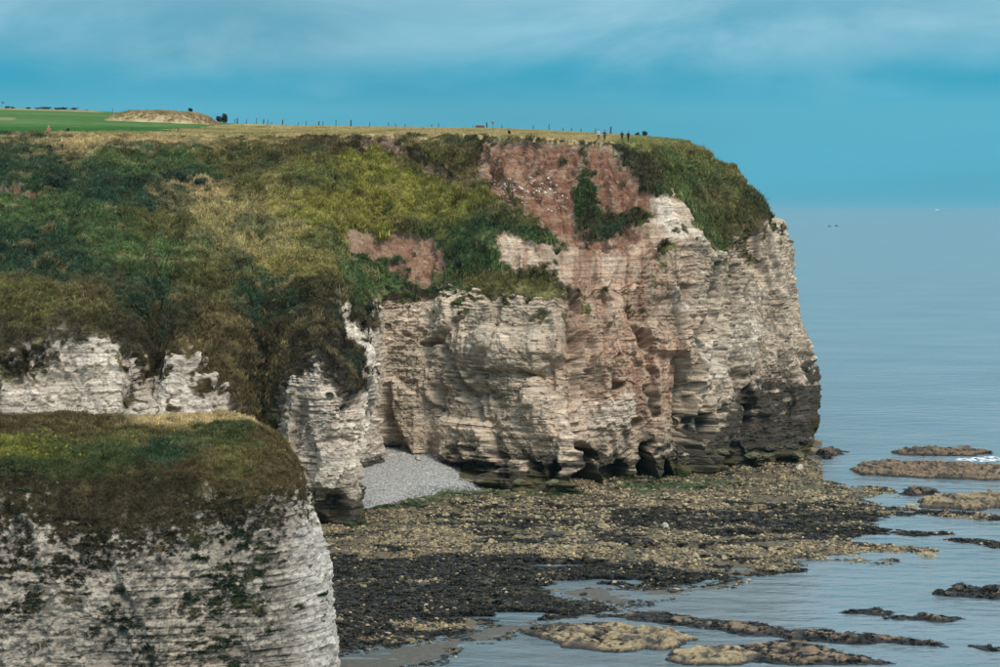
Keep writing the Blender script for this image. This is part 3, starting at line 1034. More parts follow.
# bramble and bracken clumps
M_LEAF = inst_mat("bramble_leaves", rough=0.8, spec=0.15, grain=0.4)
CLUMPS = [leaf_clump("clump_piece", 70, 0.5, 0.13, 70 + i, M_LEAF) for i in range(3)]
bn = fbm(x0 / 4.5, y0 / 4.5, z0 / 4.5, 4, 96)
wb = w * sstep(0.12, 0.5, bn) * (row > NC - 20) * (row < nv - 16)
tp, ti, tj = pick_on_grid(A1, wb * (1 - soil) * sstep(5, 40, edge_q), 4200)
bc = mixc(vc[ti, tj], (0.045, 0.075, 0.038), np.full(len(tp), 0.55)) * (0.55 + 0.8 * RNG.random((len(tp), 1)))
scatter("bramble", tp, bc, 0.35 + 1.0 * RNG.random(len(tp)) ** 2.2, RNG.random(len(tp)) * 6.283, CLUMPS,
        "dark bramble and bracken clumps dotted over the headland slope", "undergrowth")

# ------------------------------------------------------------------ near cliff (in front, lower left)
STN = [
    st([bz_(-520, 150, -2), bz_(-520, 152, 8), (-520, 505, 156)], [(-520, 470, 161), (-520, 440, 168), (-520, 424, 178), (-520, 420, 190)]) + (0.3,),
    st([bz_(-160, 152, -2), bz_(-160, 154, 8), (-160, 505, 158)], [(-160, 470, 162), (-160, 440, 168), (-160, 424, 178), (-160, 420, 190)]),
    st([bz_(0, 153, -2), bz_(0, 155, 8), (0, 500, 159)], [(0, 470, 163), (0, 440, 169), (0, 424, 178), (0, 419, 190)]),
    st([bz_(60, 155, -2), bz_(60, 156, 8), (60, 510, 159.5)], [(60, 475, 163), (62, 442, 170), (64, 424, 178), (66, 418, 190)]),
    st([bz_(130, 154, -2), bz_(130, 155.5, 8), (130, 522, 159)], [(130, 480, 163), (132, 445, 170), (134, 424, 179), (136, 418, 190)]),
    st([bz_(200, 155, -2), bz_(200, 157, 8), (200, 500, 160)], [(200, 470, 164), (200, 440, 171), (200, 424, 179), (200, 418, 190)]),
    st([bz_(262, 156, -2), bz_(258, 157, 6), (255, 575, 158.5), (246, 492, 161)], [(242, 465, 165), (238, 440, 172), (234, 426, 179), (228, 418, 190)]),
    st([bz_(308, 157, -2), bz_(300, 158.5, 4), (288, 575, 160.5), (270, 488, 163)], [(264, 465, 167), (256, 442, 173), (250, 428, 180), (240, 418, 190)]),
    st([bz_(336, 161, -2), (332, 650, 162), (318, 570, 163.5), (296, 482, 166)], [(284, 464, 169), (272, 445, 174), (262, 430, 181), (246, 419, 190)]),
    st([bz_(344, 166, -2), (341, 640, 167), (330, 560, 169), (304, 478, 171)], [(294, 462, 174), (282, 445, 178), (268, 432, 184), (250, 420, 192)]),
    st([bz_(330, 180, -2), (326, 600, 180), (318, 540, 180), (298, 482, 180)], [(290, 470, 182), (278, 455, 184), (266, 440, 188), (252, 426, 194)]),
    st([bz_(250, 205, -2), (248, 560, 204), (246, 500, 203), (240, 462, 202)], [(236, 456, 202), (230, 446, 200), (225, 438, 199), (222, 430, 198)]),
]
NC2, NS2 = 230, 120
B0, SB = build_sheet(STN, NC2, NS2, 0.085, 10)
mu, mv = B0.shape[:2]
qx, qy = proj(B0)
row2 = np.broadcast_to(np.arange(mv)[None, :], (mu, mv))
nb_ = grid_normals(B0)
if nb_[mu // 3, NC2 // 2, 1] > 0:
    nb_ = -nb_
nb_ = blur(blur(nb_, 12, 0), 6, 1)
nb_ /= np.linalg.norm(nb_, axis=-1, keepdims=True)
bx0, by0, bz0 = B0[..., 0], B0[..., 1], B0[..., 2]
kx = qx + 6 * fbm(bx0 / 1.2, by0 / 1.2, bz0 / 1.2, 3, 170)
ky = qy + 7 * fbm(bx0 / 1.4, by0 / 1.4, bz0 / 1.0, 3, 171) + 7 * fbm(bx0 / 5, by0 / 5, bz0 / 5, 2, 172)
eq = qy[:, NC2][:, None] - ky
fnb = fbm(bx0 / 0.45, by0 / 0.45, bz0 / 0.3, 3, 186, 0.6)
vegb = sstep(-0.18, 0.22, (eq + 18) / 46 + 1.0 * fnb)
vegb = np.where(row2 > NC2 + 34, 1.0, np.maximum(vegb, sstep(NC2 + 10, NC2 + 34, row2)))
# hanging turf and scrub on the front face, thinning downwards; the clean corner face stays bare
hang = 0.95 * np.exp(-np.clip(-eq, 0, 500) / 55.0) * sstep(292, 232, qx)
pt = fbm(bx0 / 1.5, by0 / 1.5, bz0 / 0.9, 4, 173)
vegb = np.maximum(vegb, sstep(0.30, 0.44, pt * 0.45 + 0.6 * fbm(bx0 / 0.9, by0 / 0.9, bz0 / 0.22, 3, 184) + 0.35 * fbm(bx0 / 7, by0 / 7, bz0 / 5, 2, 189) + hang * 0.60 - 0.12 - 0.22 * sstep(240, 300, qx)) * (row2 <= NC2))
pt2 = fbm(bx0 / 0.5, by0 / 0.5, bz0 / 0.35, 4, 179, 0.65)
for cx_, cy_, rx_, ry_ in [(120, 628, 28, 26), (62, 570, 30, 14), (25, 600, 16, 12), (30, 590, 22, 10), (275, 548, 12, 7), (225, 590, 16, 22),
                           (190, 600, 10, 14), (150, 655, 22, 9), (232, 560, 9, 14), (20, 545, 22, 10), (45, 650, 12, 8), (90, 640, 12, 14)]:
    vegb = np.maximum(vegb, sstep(0.0, 0.25, 0.30 - np.sqrt(((kx - cx_) / rx_) ** 2 + ((ky - cy_) / ry_) ** 2) + 1.3 * pt2))
rockb = 1 - vegb
dr, toneb, jb, bedb, sb_ = rock_relief(B0, SB, 40, amp=0.34, bedamp=0.62)
# sawtooth blocks along the corner arris
corner = sstep(265, 315, qx)
dr = dr + 0.28 * corner * (h2(np.floor(bedb / 0.55), np.floor(sb_ / 1.1), 44) - 0.5)
dv = 0.7 * fbm(bx0 / 4, by0 / 4, bz0 / 4, 4, 174) + 0.25 * fbm(bx0 / 1, by0 / 1, bz0 / 1, 3, 175)
on_rb = sstep(NC2 + 8, NC2 - 4, row2)
db = dr * np.maximum(rockb, vegb * on_rb) + (dv * (1 - on_rb) + 0.06 * on_rb) * vegb
db *= 0.15 + 0.85 * sstep(mv - 1, mv - 20, row2)
B1 = B0 + nb_ * db[..., None]
cb = np.zeros(B0.shape, np.float32) + np.array((0.40, 0.345, 0.28), np.float32)
bl1 = fbm(bx0 / 2.4, by0 / 2.4, bz0 / 2.4, 4, 176)
bl2 = fbm(bx0 / 6, by0 / 6, bz0 / 4, 3, 177)
cb = mixc(cb, (0.33, 0.29, 0.24), sstep(-0.2, 0.5, bl2))
cb = mixc(cb, (0.60, 0.56, 0.51), 0.8 * sstep(285, 318, kx))
cb = mixc(cb, (0.42, 0.33, 0.24), 0.45 * np.exp(-(((qx - 200) / 50) ** 2 + ((qy - 660) / 60) ** 2)))
cb = mixc(cb, (0.11, 0.10, 0.085), 0.85 * sstep(0.05, 0.4, fbm(bx0 / 0.45, by0 / 0.45, bz0 / 0.25, 4, 178, 0.65) + 0.4 * bl1 + 0.16) * (1 - 0.65 * corner))
cb *= toneb[..., None] * (1 + 0.16 * bl1)[..., None]
cb = mixc(cb, (0.10, 0.09, 0.075), 0.45 * jb)
BLN = [(40, 425, 80, 10, BRN), (180, 424, 60, 8, TAN), (120, 432, 70, 10, (0.10, 0.085, 0.035)), (20, 452, 40, 10, (0.19, 0.20, 0.05)), (90, 452, 60, 10, (0.085, 0.105, 0.042)), (130, 448, 30, 8, OLV), (50, 440, 40, 6, OLV), (190, 470, 30, 8, BRN),
       (60, 468, 70, 9, (0.07, 0.085, 0.035)), (170, 455, 50, 12, DKG), (215, 440, 40, 12, (0.085, 0.10, 0.04)), (230, 460, 40, 14, OLV), (260, 445, 24, 14, (0.13, 0.10, 0.045)),
       (280, 470, 20, 14, BRN), (60, 495, 90, 14, DBR), (180, 490, 70, 14, DBR), (120, 520, 120, 20, DBR), (230, 485, 40, 10, BRN),
       (120, 628, 40, 40, (0.028, 0.042, 0.022)), (40, 590, 50, 40, (0.035, 0.035, 0.02)), (230, 570, 50, 40, (0.028, 0.042, 0.022))]
vcb = blend_blobs(qx + 14 * fbm(bx0 / 3, by0 / 3, bz0 / 3, 3, 180) + 16 * fbm(bx0 / 1.0, by0 / 1.0, bz0 / 1.0, 3, 187), qy + 7 * fbm(bx0 / 1.2, by0 / 1.2, bz0 / 1.2, 3, 188) + 5 * fbm(bx0 / 3, by0 / 3, bz0 / 3, 3, 181), BLN)
vcb = mixc(vcb, (0.22, 0.17, 0.08), 0.45 * sstep(0.25, 0.8, fbm(bx0 / 1.6, by0 / 1.6, bz0 / 1.6, 4, 182)))
vcb *= (1 + 0.35 * fbm(bx0 / .7, by0 / .7, bz0 / .7, 2, 183))[..., None]
vcb = np.clip(vcb, 0.008, 1)
cb = np.clip(mixc(cb, vcb * 0.8, vegb), 0.006, 0.85)
me = mesh_from("near_cliff", B1.reshape(-1, 3), grid_faces(mu, mv), False)
attr_col(me, 'col', cb)
attr_f(me, 'rock', rockb)
link("near_cliff", me, M_CLIFF, kind='structure', label="lower chalk cliff with a grassy brow in front of the headland", category="cliff")
wv = vegb * sstep(0.25, 0.7, vegb) * np.where(qx > -30, 1.0, 0.4) * (qx > -480) * (qy < 680)
tp, ti, tj = pick_on_grid(B1, wv * (1 + 0.8 * sstep(NC2 - 60, NC2, row2) * sstep(NC2 + 60, NC2 + 10, row2)), 105000)
face_t = tj <= NC2
sz = np.where(face_t, 0.27, 0.30 + 0.34 * sstep(NC2, NC2 + 40, tj)) * (0.5 + 0.8 * RNG.random(len(tp)) ** 1.5)
scatter("brow_grass", tp, vcb[ti, tj] * (0.65 + 0.75 * RNG.random((len(tp), 1))), sz, RNG.random(len(tp)) * 6.283,
        [t.copy() for t in TUFTS], "olive and brown grass on the brow of the near cliff", "grass", RNG.normal(0, 0.3, (len(tp), 2)))
wb2 = wv * (row2 > NC2) * sstep(0.1, 0.5, fbm(bx0 / 2.5, by0 / 2.5, bz0 / 2.5, 3, 185)) * (row2 < mv - 10)
tp, ti, tj = pick_on_grid(B1, wb2, 900)
scatter("brow_scrub", tp, mixc(vcb[ti, tj], (0.05, 0.075, 0.035), np.full(len(tp), 0.5)) * (0.6 + 0.8 * RNG.random((len(tp), 1))), 0.25 + 0.55 * RNG.random(len(tp)) ** 2,
        RNG.random(len(tp)) * 6.283, [q.copy() for q in CLUMPS], "low green scrub among the grass of the near cliff brow", "undergrowth")
# yellow flowering weeds on the brow
wf = vegb * np.exp(-(((qy - 450) / 9) ** 2)) * (sstep(60, 10, np.abs(qx - 20)) + 0.6 * sstep(14, 4, np.abs(qx - 178)) + 0.35 * sstep(20, 5, np.abs(qx - 72)) + 0.02) * (row2 > NC2)
tp, ti, tj = pick_on_grid(B1, wf, 130)
M_FLOWER = inst_mat("ragwort", rough=0.8)
scatter("yellow_flowers", tp + np.array([0, 0, 0.28]), np.array([[0.34, 0.29, 0.03]]) * (0.6 + 0.6 * RNG.random((len(tp), 1))),
        0.7 + 0.6 * RNG.random(len(tp)), RNG.random(len(tp)) * 6.283, [leaf_clump("flower_piece", 14, 0.14, 0.05, 9, M_FLOWER)],
        "yellow flowering weeds among the grass of the near cliff", "flowers")

# ------------------------------------------------------------------ clifftop field
edge = A0[:, -1]
ex_, ey_ = proj(edge)
sel = (ex_ > -430) & (S0 < S0[np.argmax(ex_)])
o_ = np.argsort(ex_[sel])
EPX, EY, EZ = ex_[sel][o_], edge[sel][o_][:, 1], edge[sel][o_][:, 2]
SKP = [-90, 0, 60, 110, 160, 200, 230, 300, 350, 400, 440, 490, 530, 560, 600, 640, 665, 680, 692]
SKY_ = [107.8, 108.2, 109.6, 111.6, 115.5, 119.5, 123.2, 126, 126.7, 127.4, 128, 128.6, 130, 131.5, 133.5, 136, 138.5, 140, 141.2]
SKD = [620, 620, 620, 610, 580, 550, 520, 480, 462, 446, 438, 430, 415, 400, 380, 356, 346, 342, 342]


def sky_line(px):
    return np.interp(px, SKP, SKY_), np.interp(px, SKP, SKD)


cpx = np.linspace(-420, 690, 560)
nt_ = 90
tt = np.linspace(0, 1, nt_)
FG = np.zeros((len(cpx), nt_ + 12, 3))
for i, p in enumerate(cpx):
    yn, zn = np.interp(p, EPX, EY), np.interp(p, EPX, EZ)
    sy, sd = sky_line(p)
    sd = max(sd, yn + 4)
    zf = CH - (sy - HOR) * sd / F
    ov = 0.5 + 0.9 * float(vnoise(p / 6.0, 0.5, 0.5, 221)) + 0.5 * float(vnoise(p / 1.7, 0.5, 2.5, 222))
    Yv = yn - ov + (sd - yn + ov) * tt ** 1.3
    pyn = HOR - F * (zn + 0.06 - CH) / yn
    pyv = lerp(pyn, sy, tt ** 0.8)
    Zv = CH - (pyv - HOR) * Yv / F
    Zv[0] -= 0.75
    Zv[1] -= 0.12
    FG[i, :nt_, 0] = (p - 500) / F * Yv
    FG[i, :nt_, 1] = Yv
    FG[i, :nt_, 2] = Zv
    Yb = sd + np.linspace(6, 160, 12)
    FG[i, nt_:, 0] = (p - 500) / F * sd + (Yb - sd) * 0.05
    FG[i, nt_:, 1] = Yb
    FG[i, nt_:, 2] = zf - 0.02 * (Yb - sd) - 0.0006 * (Yb - sd) ** 2
FG[..., 2] += 0.10 * fbm(FG[..., 0] / 9, FG[..., 1] / 9, FG[..., 2] * 0, 3, 201)
gx, gyp = proj(FG)
jg = gx + 10 * fbm(FG[..., 0] / 12, FG[..., 1] / 12, FG[..., 0] * 0, 3, 202)
jgy = gyp + 1.6 * fbm(FG[..., 0] / 10, FG[..., 1] / 6, FG[..., 0] * 0, 3, 203)
cf_ = np.zeros(FG.shape, np.float32) + np.array((0.40, 0.32, 0.165), np.float32)
cf_ = mixc(cf_, (0.25, 0.235, 0.09), sstep(-0.1, 0.6, fbm(FG[..., 0] / 5, FG[..., 1] / 14, FG[..., 0] * 0, 4, 204)))
golf = sstep(-2, 2, sdf([(-600, 98), (110, 110.6), (232, 122), (240, 123.5), (205, 128), (150, 132), (60, 133.5), (-600, 131)], jg, jgy, 3.0))
gcol = np.zeros(FG.shape, np.float32) + np.array((0.062, 0.130, 0.042), np.float32)
gcol = mixc(gcol, (0.088, 0.150, 0.058), sstep(-0.3, 0.5, fbm(FG[..., 0] / 40, FG[..., 1] / 10, FG[..., 0] * 0, 3, 205)))
gcol = mixc(gcol, (0.034, 0.095, 0.028), sstep(124, 130, jgy))
cf_ = mixc(cf_, gcol, golf)
cf_ = mixc(cf_, (0.24, 0.20, 0.10), sstep(2.2, 0.8, gyp - np.interp(gx, SKP, SKY_)) * sstep(110, 90, gx))
cf_ = mixc(cf_, (0.26, 0.22, 0.13), sstep(-2, 2, sdf([(-60, 116), (15, 118.4), (12, 119.6), (-60, 118.5)], gx, gyp)))
cf_ = mixc(cf_, (0.15, 0.18, 0.06), sstep(600, 660, jg) * 0.7)
me = mesh_from("clifftop_field", FG.reshape(-1, 3), grid_faces(len(cpx), nt_ + 12), True)
attr_col(me, 'col', cf_)
attr_f(me, 'rock', np.zeros(cf_.shape[:2]))
link("clifftop_field", me, M_FIELD, kind='structure', label="mown green field and dry grass strip on top of the headland", category="field")


def field_z(px, Y):
    i = int(np.clip(np.searchsorted(cpx, px), 1, len(cpx) - 1))
    return float(np.interp(Y, FG[i, :, 1], FG[i, :, 2]))


# dry grass on the strip between field and edge
wg = (1 - golf) * (np.arange(nt_ + 12)[None, :] < nt_ + 2) * (gx > -400)
dn = np.linalg.norm(FG[..., :2], axis=-1)
wg = wg * sstep(520, 330, FG[..., 1])
tp, ti, tj = pick_on_grid(FG, wg, 36000)
scatter("dry_grass", tp, cf_[ti, tj] * (0.7 + 0.6 * RNG.random((len(tp), 1))), 0.25 + 0.35 * RNG.random(len(tp)), RNG.random(len(tp)) * 6.283,
        [t.copy() for t in TUFTS], "dry straw coloured grass along the cliff edge", "grass", RNG.normal(0, 0.2, (len(tp), 2)))

# rough mound with a bare tan face on the field
mh = []
MXc, MYc = 166, 470.0
for i, a in enumerate(np.linspace(-1.3, 1.3, 90)):
    for j, b in enumerate(np.linspace(-1.4, 1.4, 44)):
        mh.append((a, b))
mh = np.array(mh).reshape(90, 44, 2)
wX, wY = 15.5, 15.0
Xm = (MXc - 500) / F * MYc + mh[..., 0] * wX
Ym = MYc + mh[..., 1] * wY
r_ = np.sqrt(mh[..., 0] ** 2 + mh[..., 1] ** 2) + 0.12 * fbm(Xm / 6, Ym / 6, Xm * 0, 3, 211)
prof = sstep(1.0, 0.62, r_)
skew = 0.75 + 0.25 * sstep(-1.0, -0.1, mh[..., 0])
base_m = np.array([[field_z(500 + F * Xm[i, j] / Ym[i, j], Ym[i, j]) for j in range(44)] for i in range(90)])
Zm = base_m - 0.25 + prof * skew * 2.35 * sstep(1.15, 0.35, mh[..., 0])  + 0.25 * fbm(Xm / 2.2, Ym / 2.2, Xm * 0, 3, 212) * prof
me = mesh_from("mound", np.stack([Xm, Ym, Zm], -1).reshape(-1, 3), grid_faces(90, 44), True)
mc = np.zeros(Xm.shape + (3,), np.float32) + np.array((0.40, 0.31, 0.185), np.float32)
mc = mixc(mc, (0.26, 0.22, 0.10), sstep(0.0, 0.6, fbm(Xm / 2, Ym / 2, Zm, 3, 213)))
mc = mixc(mc, (0.27, 0.18, 0.10), 0.7 * sstep(0.4, 0.9, mh[..., 0]))
attr_col(me, 'col', mc)
attr_f(me, 'rock', np.zeros(Xm.shape))
link("mound", me, M_FIELD, kind='structure', label="low tan grassy mound on the green field", category="mound")
MG = np.stack([Xm, Ym, Zm], -1)
tp, ti, tj = pick_on_grid(MG, prof, 3500)
scatter("mound_grass", tp, mc[ti, tj] * (0.7 + 0.6 * RNG.random((len(tp), 1))), 0.5 + 0.6 * RNG.random(len(tp)), RNG.random(len(tp)) * 6.283,
        [t.copy() for t in TUFTS], "dry tan grass on the mound", "grass")

# ------------------------------------------------------------------ sea
m, n, l, b = new_mat("sea_water")
geo = N(n, 'ShaderNodeNewGeometry')
h_ = []
for sx, sy_, det, rot in ((0.9, 0.9, 3, 0.0), (0.16, 0.30, 4, 0.35), (0.025, 0.05, 3, 0.2)):
    mpn = N(n, 'ShaderNodeMapping')
    mpn.inputs['Scale'].default_value = (sx, sy_, 1)
    mpn.inputs['Rotation'].default_value = (0, 0, rot)
    l.new(geo.outputs['Position'], mpn.inputs[0])
    t = N(n, 'ShaderNodeTexNoise')
    t.inputs['Scale'].default_value = 1.0
    t.inputs['Detail'].default_value = det
    t.inputs['Roughness'].default_value = 0.55
    l.new(mpn.outputs[0], t.inputs['Vector'])
    h_.append(t)
bp1 = N(n, 'ShaderNodeBump'); bp1.inputs['Strength'].default_value = 0.35; bp1.inputs['Distance'].default_value = 0.10
bp2 = N(n, 'ShaderNodeBump'); bp2.inputs['Strength'].default_value = 0.55; bp2.inputs['Distance'].default_value = 0.7
l.new(h_[0].outputs['Fac'], bp1.inputs['Height'])
l.new(h_[1].outputs['Fac'], bp2.inputs['Height'])
l.new(bp1.outputs[0], bp2.inputs['Normal'])
l.new(bp2.outputs[0], b.inputs['Normal'])
wr = ramp(n, [(0.3, (0.082, 0.130, 0.158)), (0.7, (0.132, 0.185, 0.215))])
l.new(h_[2].outputs['Fac'], wr.inputs[0])
l.new(wr.outputs[0], b.inputs['Base Color'])
b.inputs['Roughness'].default_value = 0.16
b.inputs['IOR'].default_value = 1.333
M_SEA = m
yr = np.concatenate([np.linspace(60, 600, 40), np.geomspace(700, 90000, 30)])
xr = np.linspace(-1.2, 1.2, 30)
SG = np.zeros((30, len(yr), 3))
SG[..., 0] = xr[:, None] * (yr[None, :] * 0.9 + 300)
SG[..., 1] = yr[None, :]
me = mesh_from("sea", SG.reshape(-1, 3), grid_faces(30, len(yr)), True)
link("sea", me, M_SEA, kind='structure', label="calm grey blue sea reaching to the horizon", category="sea")

# ------------------------------------------------------------------ foreshore
ipx = np.arange(270, 1062, 1.15)
ipy = np.concatenate([np.arange(440, 560, 0.55), np.arange(560, 720, 0.75)])
IX, IY = np.meshgrid(ipx, ipy, indexing='ij')
Yg = CH * F / (IY - HOR)
Xg = (IX - 500) / F * Yg
wob = fbm(Xg / 6, Yg / 6, Xg * 0, 4, 301)
wob2 = fbm(Xg / 2.0, Yg / 2.0, Xg * 0, 3, 302)
wx_ = IX + 12 * wob + 5 * wob2
wy_ = IY + 3.0 * fbm(Xg / 7, Yg / 7, Xg * 0 + 4, 3, 303) + 1.2 * wob2
LAND = [(200, 430), (822, 430), (826, 470), (845, 481), (850, 488), (880, 493), (862, 502), (900, 510), (870, 522), (900, 530), (850, 538),
        (860, 552), (800, 562), (812, 570), (770, 574), (700, 582), (664, 589), (600, 586), (536, 588), (552, 596), (600, 603),
        (622, 608), (600, 617), (520, 620), (470, 634), (390, 648), (330, 656), (200, 660)]
dl = sdf(LAND, wx_, wy_, 3.2)
for pts, rr in (([(860, 506), (930, 514), (1080, 522)], 13), ([(830, 527), (900, 532), (960, 538), (1002, 543)], 8), ([(800, 536), (870, 546), (934, 553)], 8),
                ([(760, 556), (820, 561), (892, 562)], 9), ([(840, 486), (890, 492)], 7), ([(640, 586), (668, 588)], 5)):
    dl = np.maximum(dl, rr - line_d(pts, wx_, wy_, 3.2))
dm = dl * Yg / F                                  # metres
pf1, pg1 = facets(Xg, Yg, 5.0, 4.0, 330)
pf2, pg2 = facets(Xg, Yg, 1.6, 1.3, 340)
rub = 0.6 * fbm(Xg / 1.5, Yg / 1.5, Xg * 0 + 2, 4, 304) + 0.55 * pf1 + 0.6 * pf2 - 0.5 * sstep(0.15, 0, pg2)
Zg = -0.55 + 0.95 * sstep(-3.0, 3.0, dm) + 0.35 * sstep(2, 14, dm) + 0.20 * rub * sstep(-1.0, 1.5, dm) + 0.22 * wob
# wet sand flats just proud of the water
SAND = [[(530, 590), (575, 587), (640, 590), (700, 582), (745, 577), (720, 586), (690, 592), (640, 604), (612, 608), (575, 600)],
        [(440, 626), (480, 614), (540, 618), (545, 630), (500, 638), (455, 641)],
        [(330, 646), (420, 640), (470, 636), (450, 650), (430, 662), (330, 690)]]
sandm = np.zeros_like(Xg)
for p in SAND:
    sandm = np.maximum(sandm, sstep(-14, 10, sdf(p, wx_, wy_, 3.0)))
sandm *= sstep(1.2, -0.8, dm)
Zs = 0.035 + 0.05 * fbm(Xg / 5, Yg / 2.0, Xg * 0, 4, 305) - 0.12 * (1 - sandm)
Zg = np.where(sandm > 0.02, np.maximum(Zg, Zs), Zg)
# bank of pale pebbles in the back of the cove
BEACH = [(340, 470), (440, 474), (470, 486), (505, 490), (455, 498), (395, 509), (350, 516)]
bd = sdf(BEACH, IX + 3 * wob2, IY + 1.0 * wob, 3.0)
beach = sstep(-6, 6, bd)
Zg = Zg * (1 - beach) + beach * (0.5 + 3.6 * np.clip((Yg - 262) / 30, 0, 1.1) * sstep(512, 420, IX))
# taper under the water off the point
Zg = np.where((IY < 482) & (IX > 822), np.minimum(Zg, -0.4), Zg)
pool = sstep(0.30, 0.48, fbm(Xg / 9, Yg / 3.4, Xg * 0 + 7, 3, 308)) * sstep(590, 680, IX) * sstep(492, 506, IY) + sstep(0.42, 0.55, fbm(Xg / 8, Yg / 3.0, Xg * 0 + 9, 3, 309)) * sstep(556, 570, IY) * sstep(420, 470, IX)
Zg = Zg - np.clip(pool, 0, 1) * (1 - beach) * (Zg + 0.3)
SHG = np.stack([Xg, Yg, Zg], -1)
hx, hy = proj(SHG)
# colour zones
strk = fbm(Xg / 7.0, Yg / 3.2, Xg * 0 + 1, 5, 306, 0.65)
strk2 = fbm(Xg / 3.0, Yg / 1.4, Xg * 0 + 5, 4, 307, 0.6)
tanp = 0.46 * sstep(576, 545, wy_) + 0.62 * strk + 0.38 * strk2
dark_b = np.zeros_like(Xg)
for pts, rr, wgt in (([(640, 522), (720, 520), (800, 514), (880, 512), (1060, 522)], 40, .75), ([(690, 535), (780, 530), (880, 536), (1000, 543)], 34, .8),
                     ([(350, 546), (460, 538), (560, 545)], 16, .35), ([(560, 512), (640, 516)], 18, .35), ([(420, 520), (470, 522)], 16, .35),
                     ([(350, 575), (500, 572), (660, 584)], 50, .7), ([(350, 610), (450, 605), (600, 608)], 60, .8), ([(600, 545), (700, 548)], 14, .3)):
    dark_b = np.maximum(dark_b, wgt * sstep(rr, rr * 0.35, line_d(pts, wx_, wy_, 3.2)))
for pts, rr in (([(380, 560), (470, 556), (600, 562), (700, 570)], 14), ([(455, 575), (520, 580)], 7), ([(640, 560), (740, 566), (800, 565)], 16), ([(760, 557), (890, 562)], 12),
                ([(600, 500), (760, 500), (840, 492)], 40)):
    dark_b -= 0.65 * sstep(rr, rr * 0.3, line_d(pts, wx_, wy_, 3.2))
tan = sstep(-0.02, 0.42, tanp - dark_b * 0.68 + 0.05)
cs = np.zeros(SHG.shape, np.float32) + np.array((0.010, 0.011, 0.012), np.float32)
cs = mixc(cs, (0.11, 0.086, 0.050), tan * 0.9)
cs = mixc(cs, (0.24, 0.185, 0.11), tan * 0.8 * sstep(0.0, 0.5, rub + 0.6 * strk))
green = np.exp(-((dm * 0 + line_d([(372, 512), (420, 503), (470, 498), (545, 492)], wx_, wy_, 3.2)) / 22) ** 2) + \
    np.exp(-(line_d([(640, 492), (710, 489)], wx_, wy_, 3.2) / 16) ** 2) + 0.6 * np.exp(-(line_d([(800, 494), (850, 490)], wx_, wy_, 3.2) / 14) ** 2) + \
    0.6 * np.exp(-(line_d([(425, 526), (455, 528)], wx_, wy_, 3.2) / 12) ** 2)
gm = np.clip(green, 0, 1) * sstep(-0.35, 0.3, wob2 + 0.2)
cs = mixc(cs, (0.030, 0.062, 0.020), gm * 0.9)
cs = mixc(cs, (0.082, 0.075, 0.062), sandm)
cs = mixc(cs, (0.38, 0.37, 0.36), beach * (1 - 0.7 * gm))
cs = np.where((Zg < -0.05)[..., None], cs * 0.6, cs)
me = mesh_from("foreshore", SHG.reshape(-1, 3), grid_faces(len(ipx), len(ipy)), True)
attr_col(me, 'col', cs)
attr_f(me, 'rock', np.zeros(cs.shape[:2]))
link("foreshore", me, M_SHORE, kind='structure', label="tidal rock platform of tan stones and dark weed below the cliffs", category="shore")


def proto(seed, mat, flat, sub=1, name="stone_piece"):
    mm_ = rock_mesh(name, seed, flat, sub)
    mm_.materials.append(mat)
    return bpy.data.objects.new(name, mm_)


front = (Yg < 322) & (hx > 325) & (hx < 1020) & (hy < 690)
lim = np.where(IX < 700, 478, 462)
front &= IY > lim
# tan and grey rubble
wst = front * (Zg > -0.06) * (1 - sandm) * (0.22 + 0.78 * tan) * (1 - beach) * sstep(-0.4, 0.3, rub)
tp, ti, tj = pick_on_grid(SHG, wst, 36000)
rs = RNG.random((len(tp), 1))
colr = lerp(np.array([[0.13, 0.098, 0.052]]), np.array([[0.39, 0.30, 0.172]]), rs ** 1.3)
dk = RNG.random((len(tp), 1)) < np.clip(0.70 - 0.42 * tan[ti, tj], 0.2, 0.9)[:, None]
colr = np.where(dk, np.array([[0.03, 0.03, 0.027]]) * (0.6 + rs), colr)
colr = mixc(colr, (0.04, 0.07, 0.022), gm[ti, tj] * 0.85)
ssz = 0.07 + 0.30 * RNG.random(len(tp)) ** 4
scatter("shore_rubble", tp + np.array([0, 0, 0.03]), colr, ssz, RNG.random(len(tp)) * 6.283, [proto(i, M_STONE, f) for i, f in ((1, .5), (2, .6), (3, .42), (4, .7))],
        "tan and grey stones strewn over the tidal platform", "stones", RNG.normal(0, 0.2, (len(tp), 2)))
# seaweed heaps
WEEDP = [leaf_clump("weed_piece", 26, 0.42, 0.17, 30 + i, M_WEED) for i in range(3)]
for wp in WEEDP:
    for v in wp.data.vertices:
        v.co.z *= 0.3
wwd = front * (Zg > -0.10) * (1 - sandm) * np.clip(1.05 - tan, 0, 1) * (1 - beach)
tp, ti, tj = pick_on_grid(SHG, wwd, 42000)
wc = lerp(np.array([[0.010, 0.011, 0.012]]), np.array([[0.026, 0.022, 0.013]]), RNG.random((len(tp), 1))) * (0.5 + 1.2 * RNG.random((len(tp), 1)))
wc = np.where(RNG.random((len(tp), 1)) < 0.13, np.array([[0.085, 0.065, 0.03]]), wc)
wc = mixc(wc, (0.03, 0.06, 0.02), gm[ti, tj] * 0.9)
scatter("seaweed", tp, wc, 0.35 + 0.6 * RNG.random(len(tp)) ** 2, RNG.random(len(tp)) * 6.283, WEEDP,
        "black brown seaweed lying on the tidal platform", "seaweed", RNG.normal(0, 0.12, (len(tp), 2)))
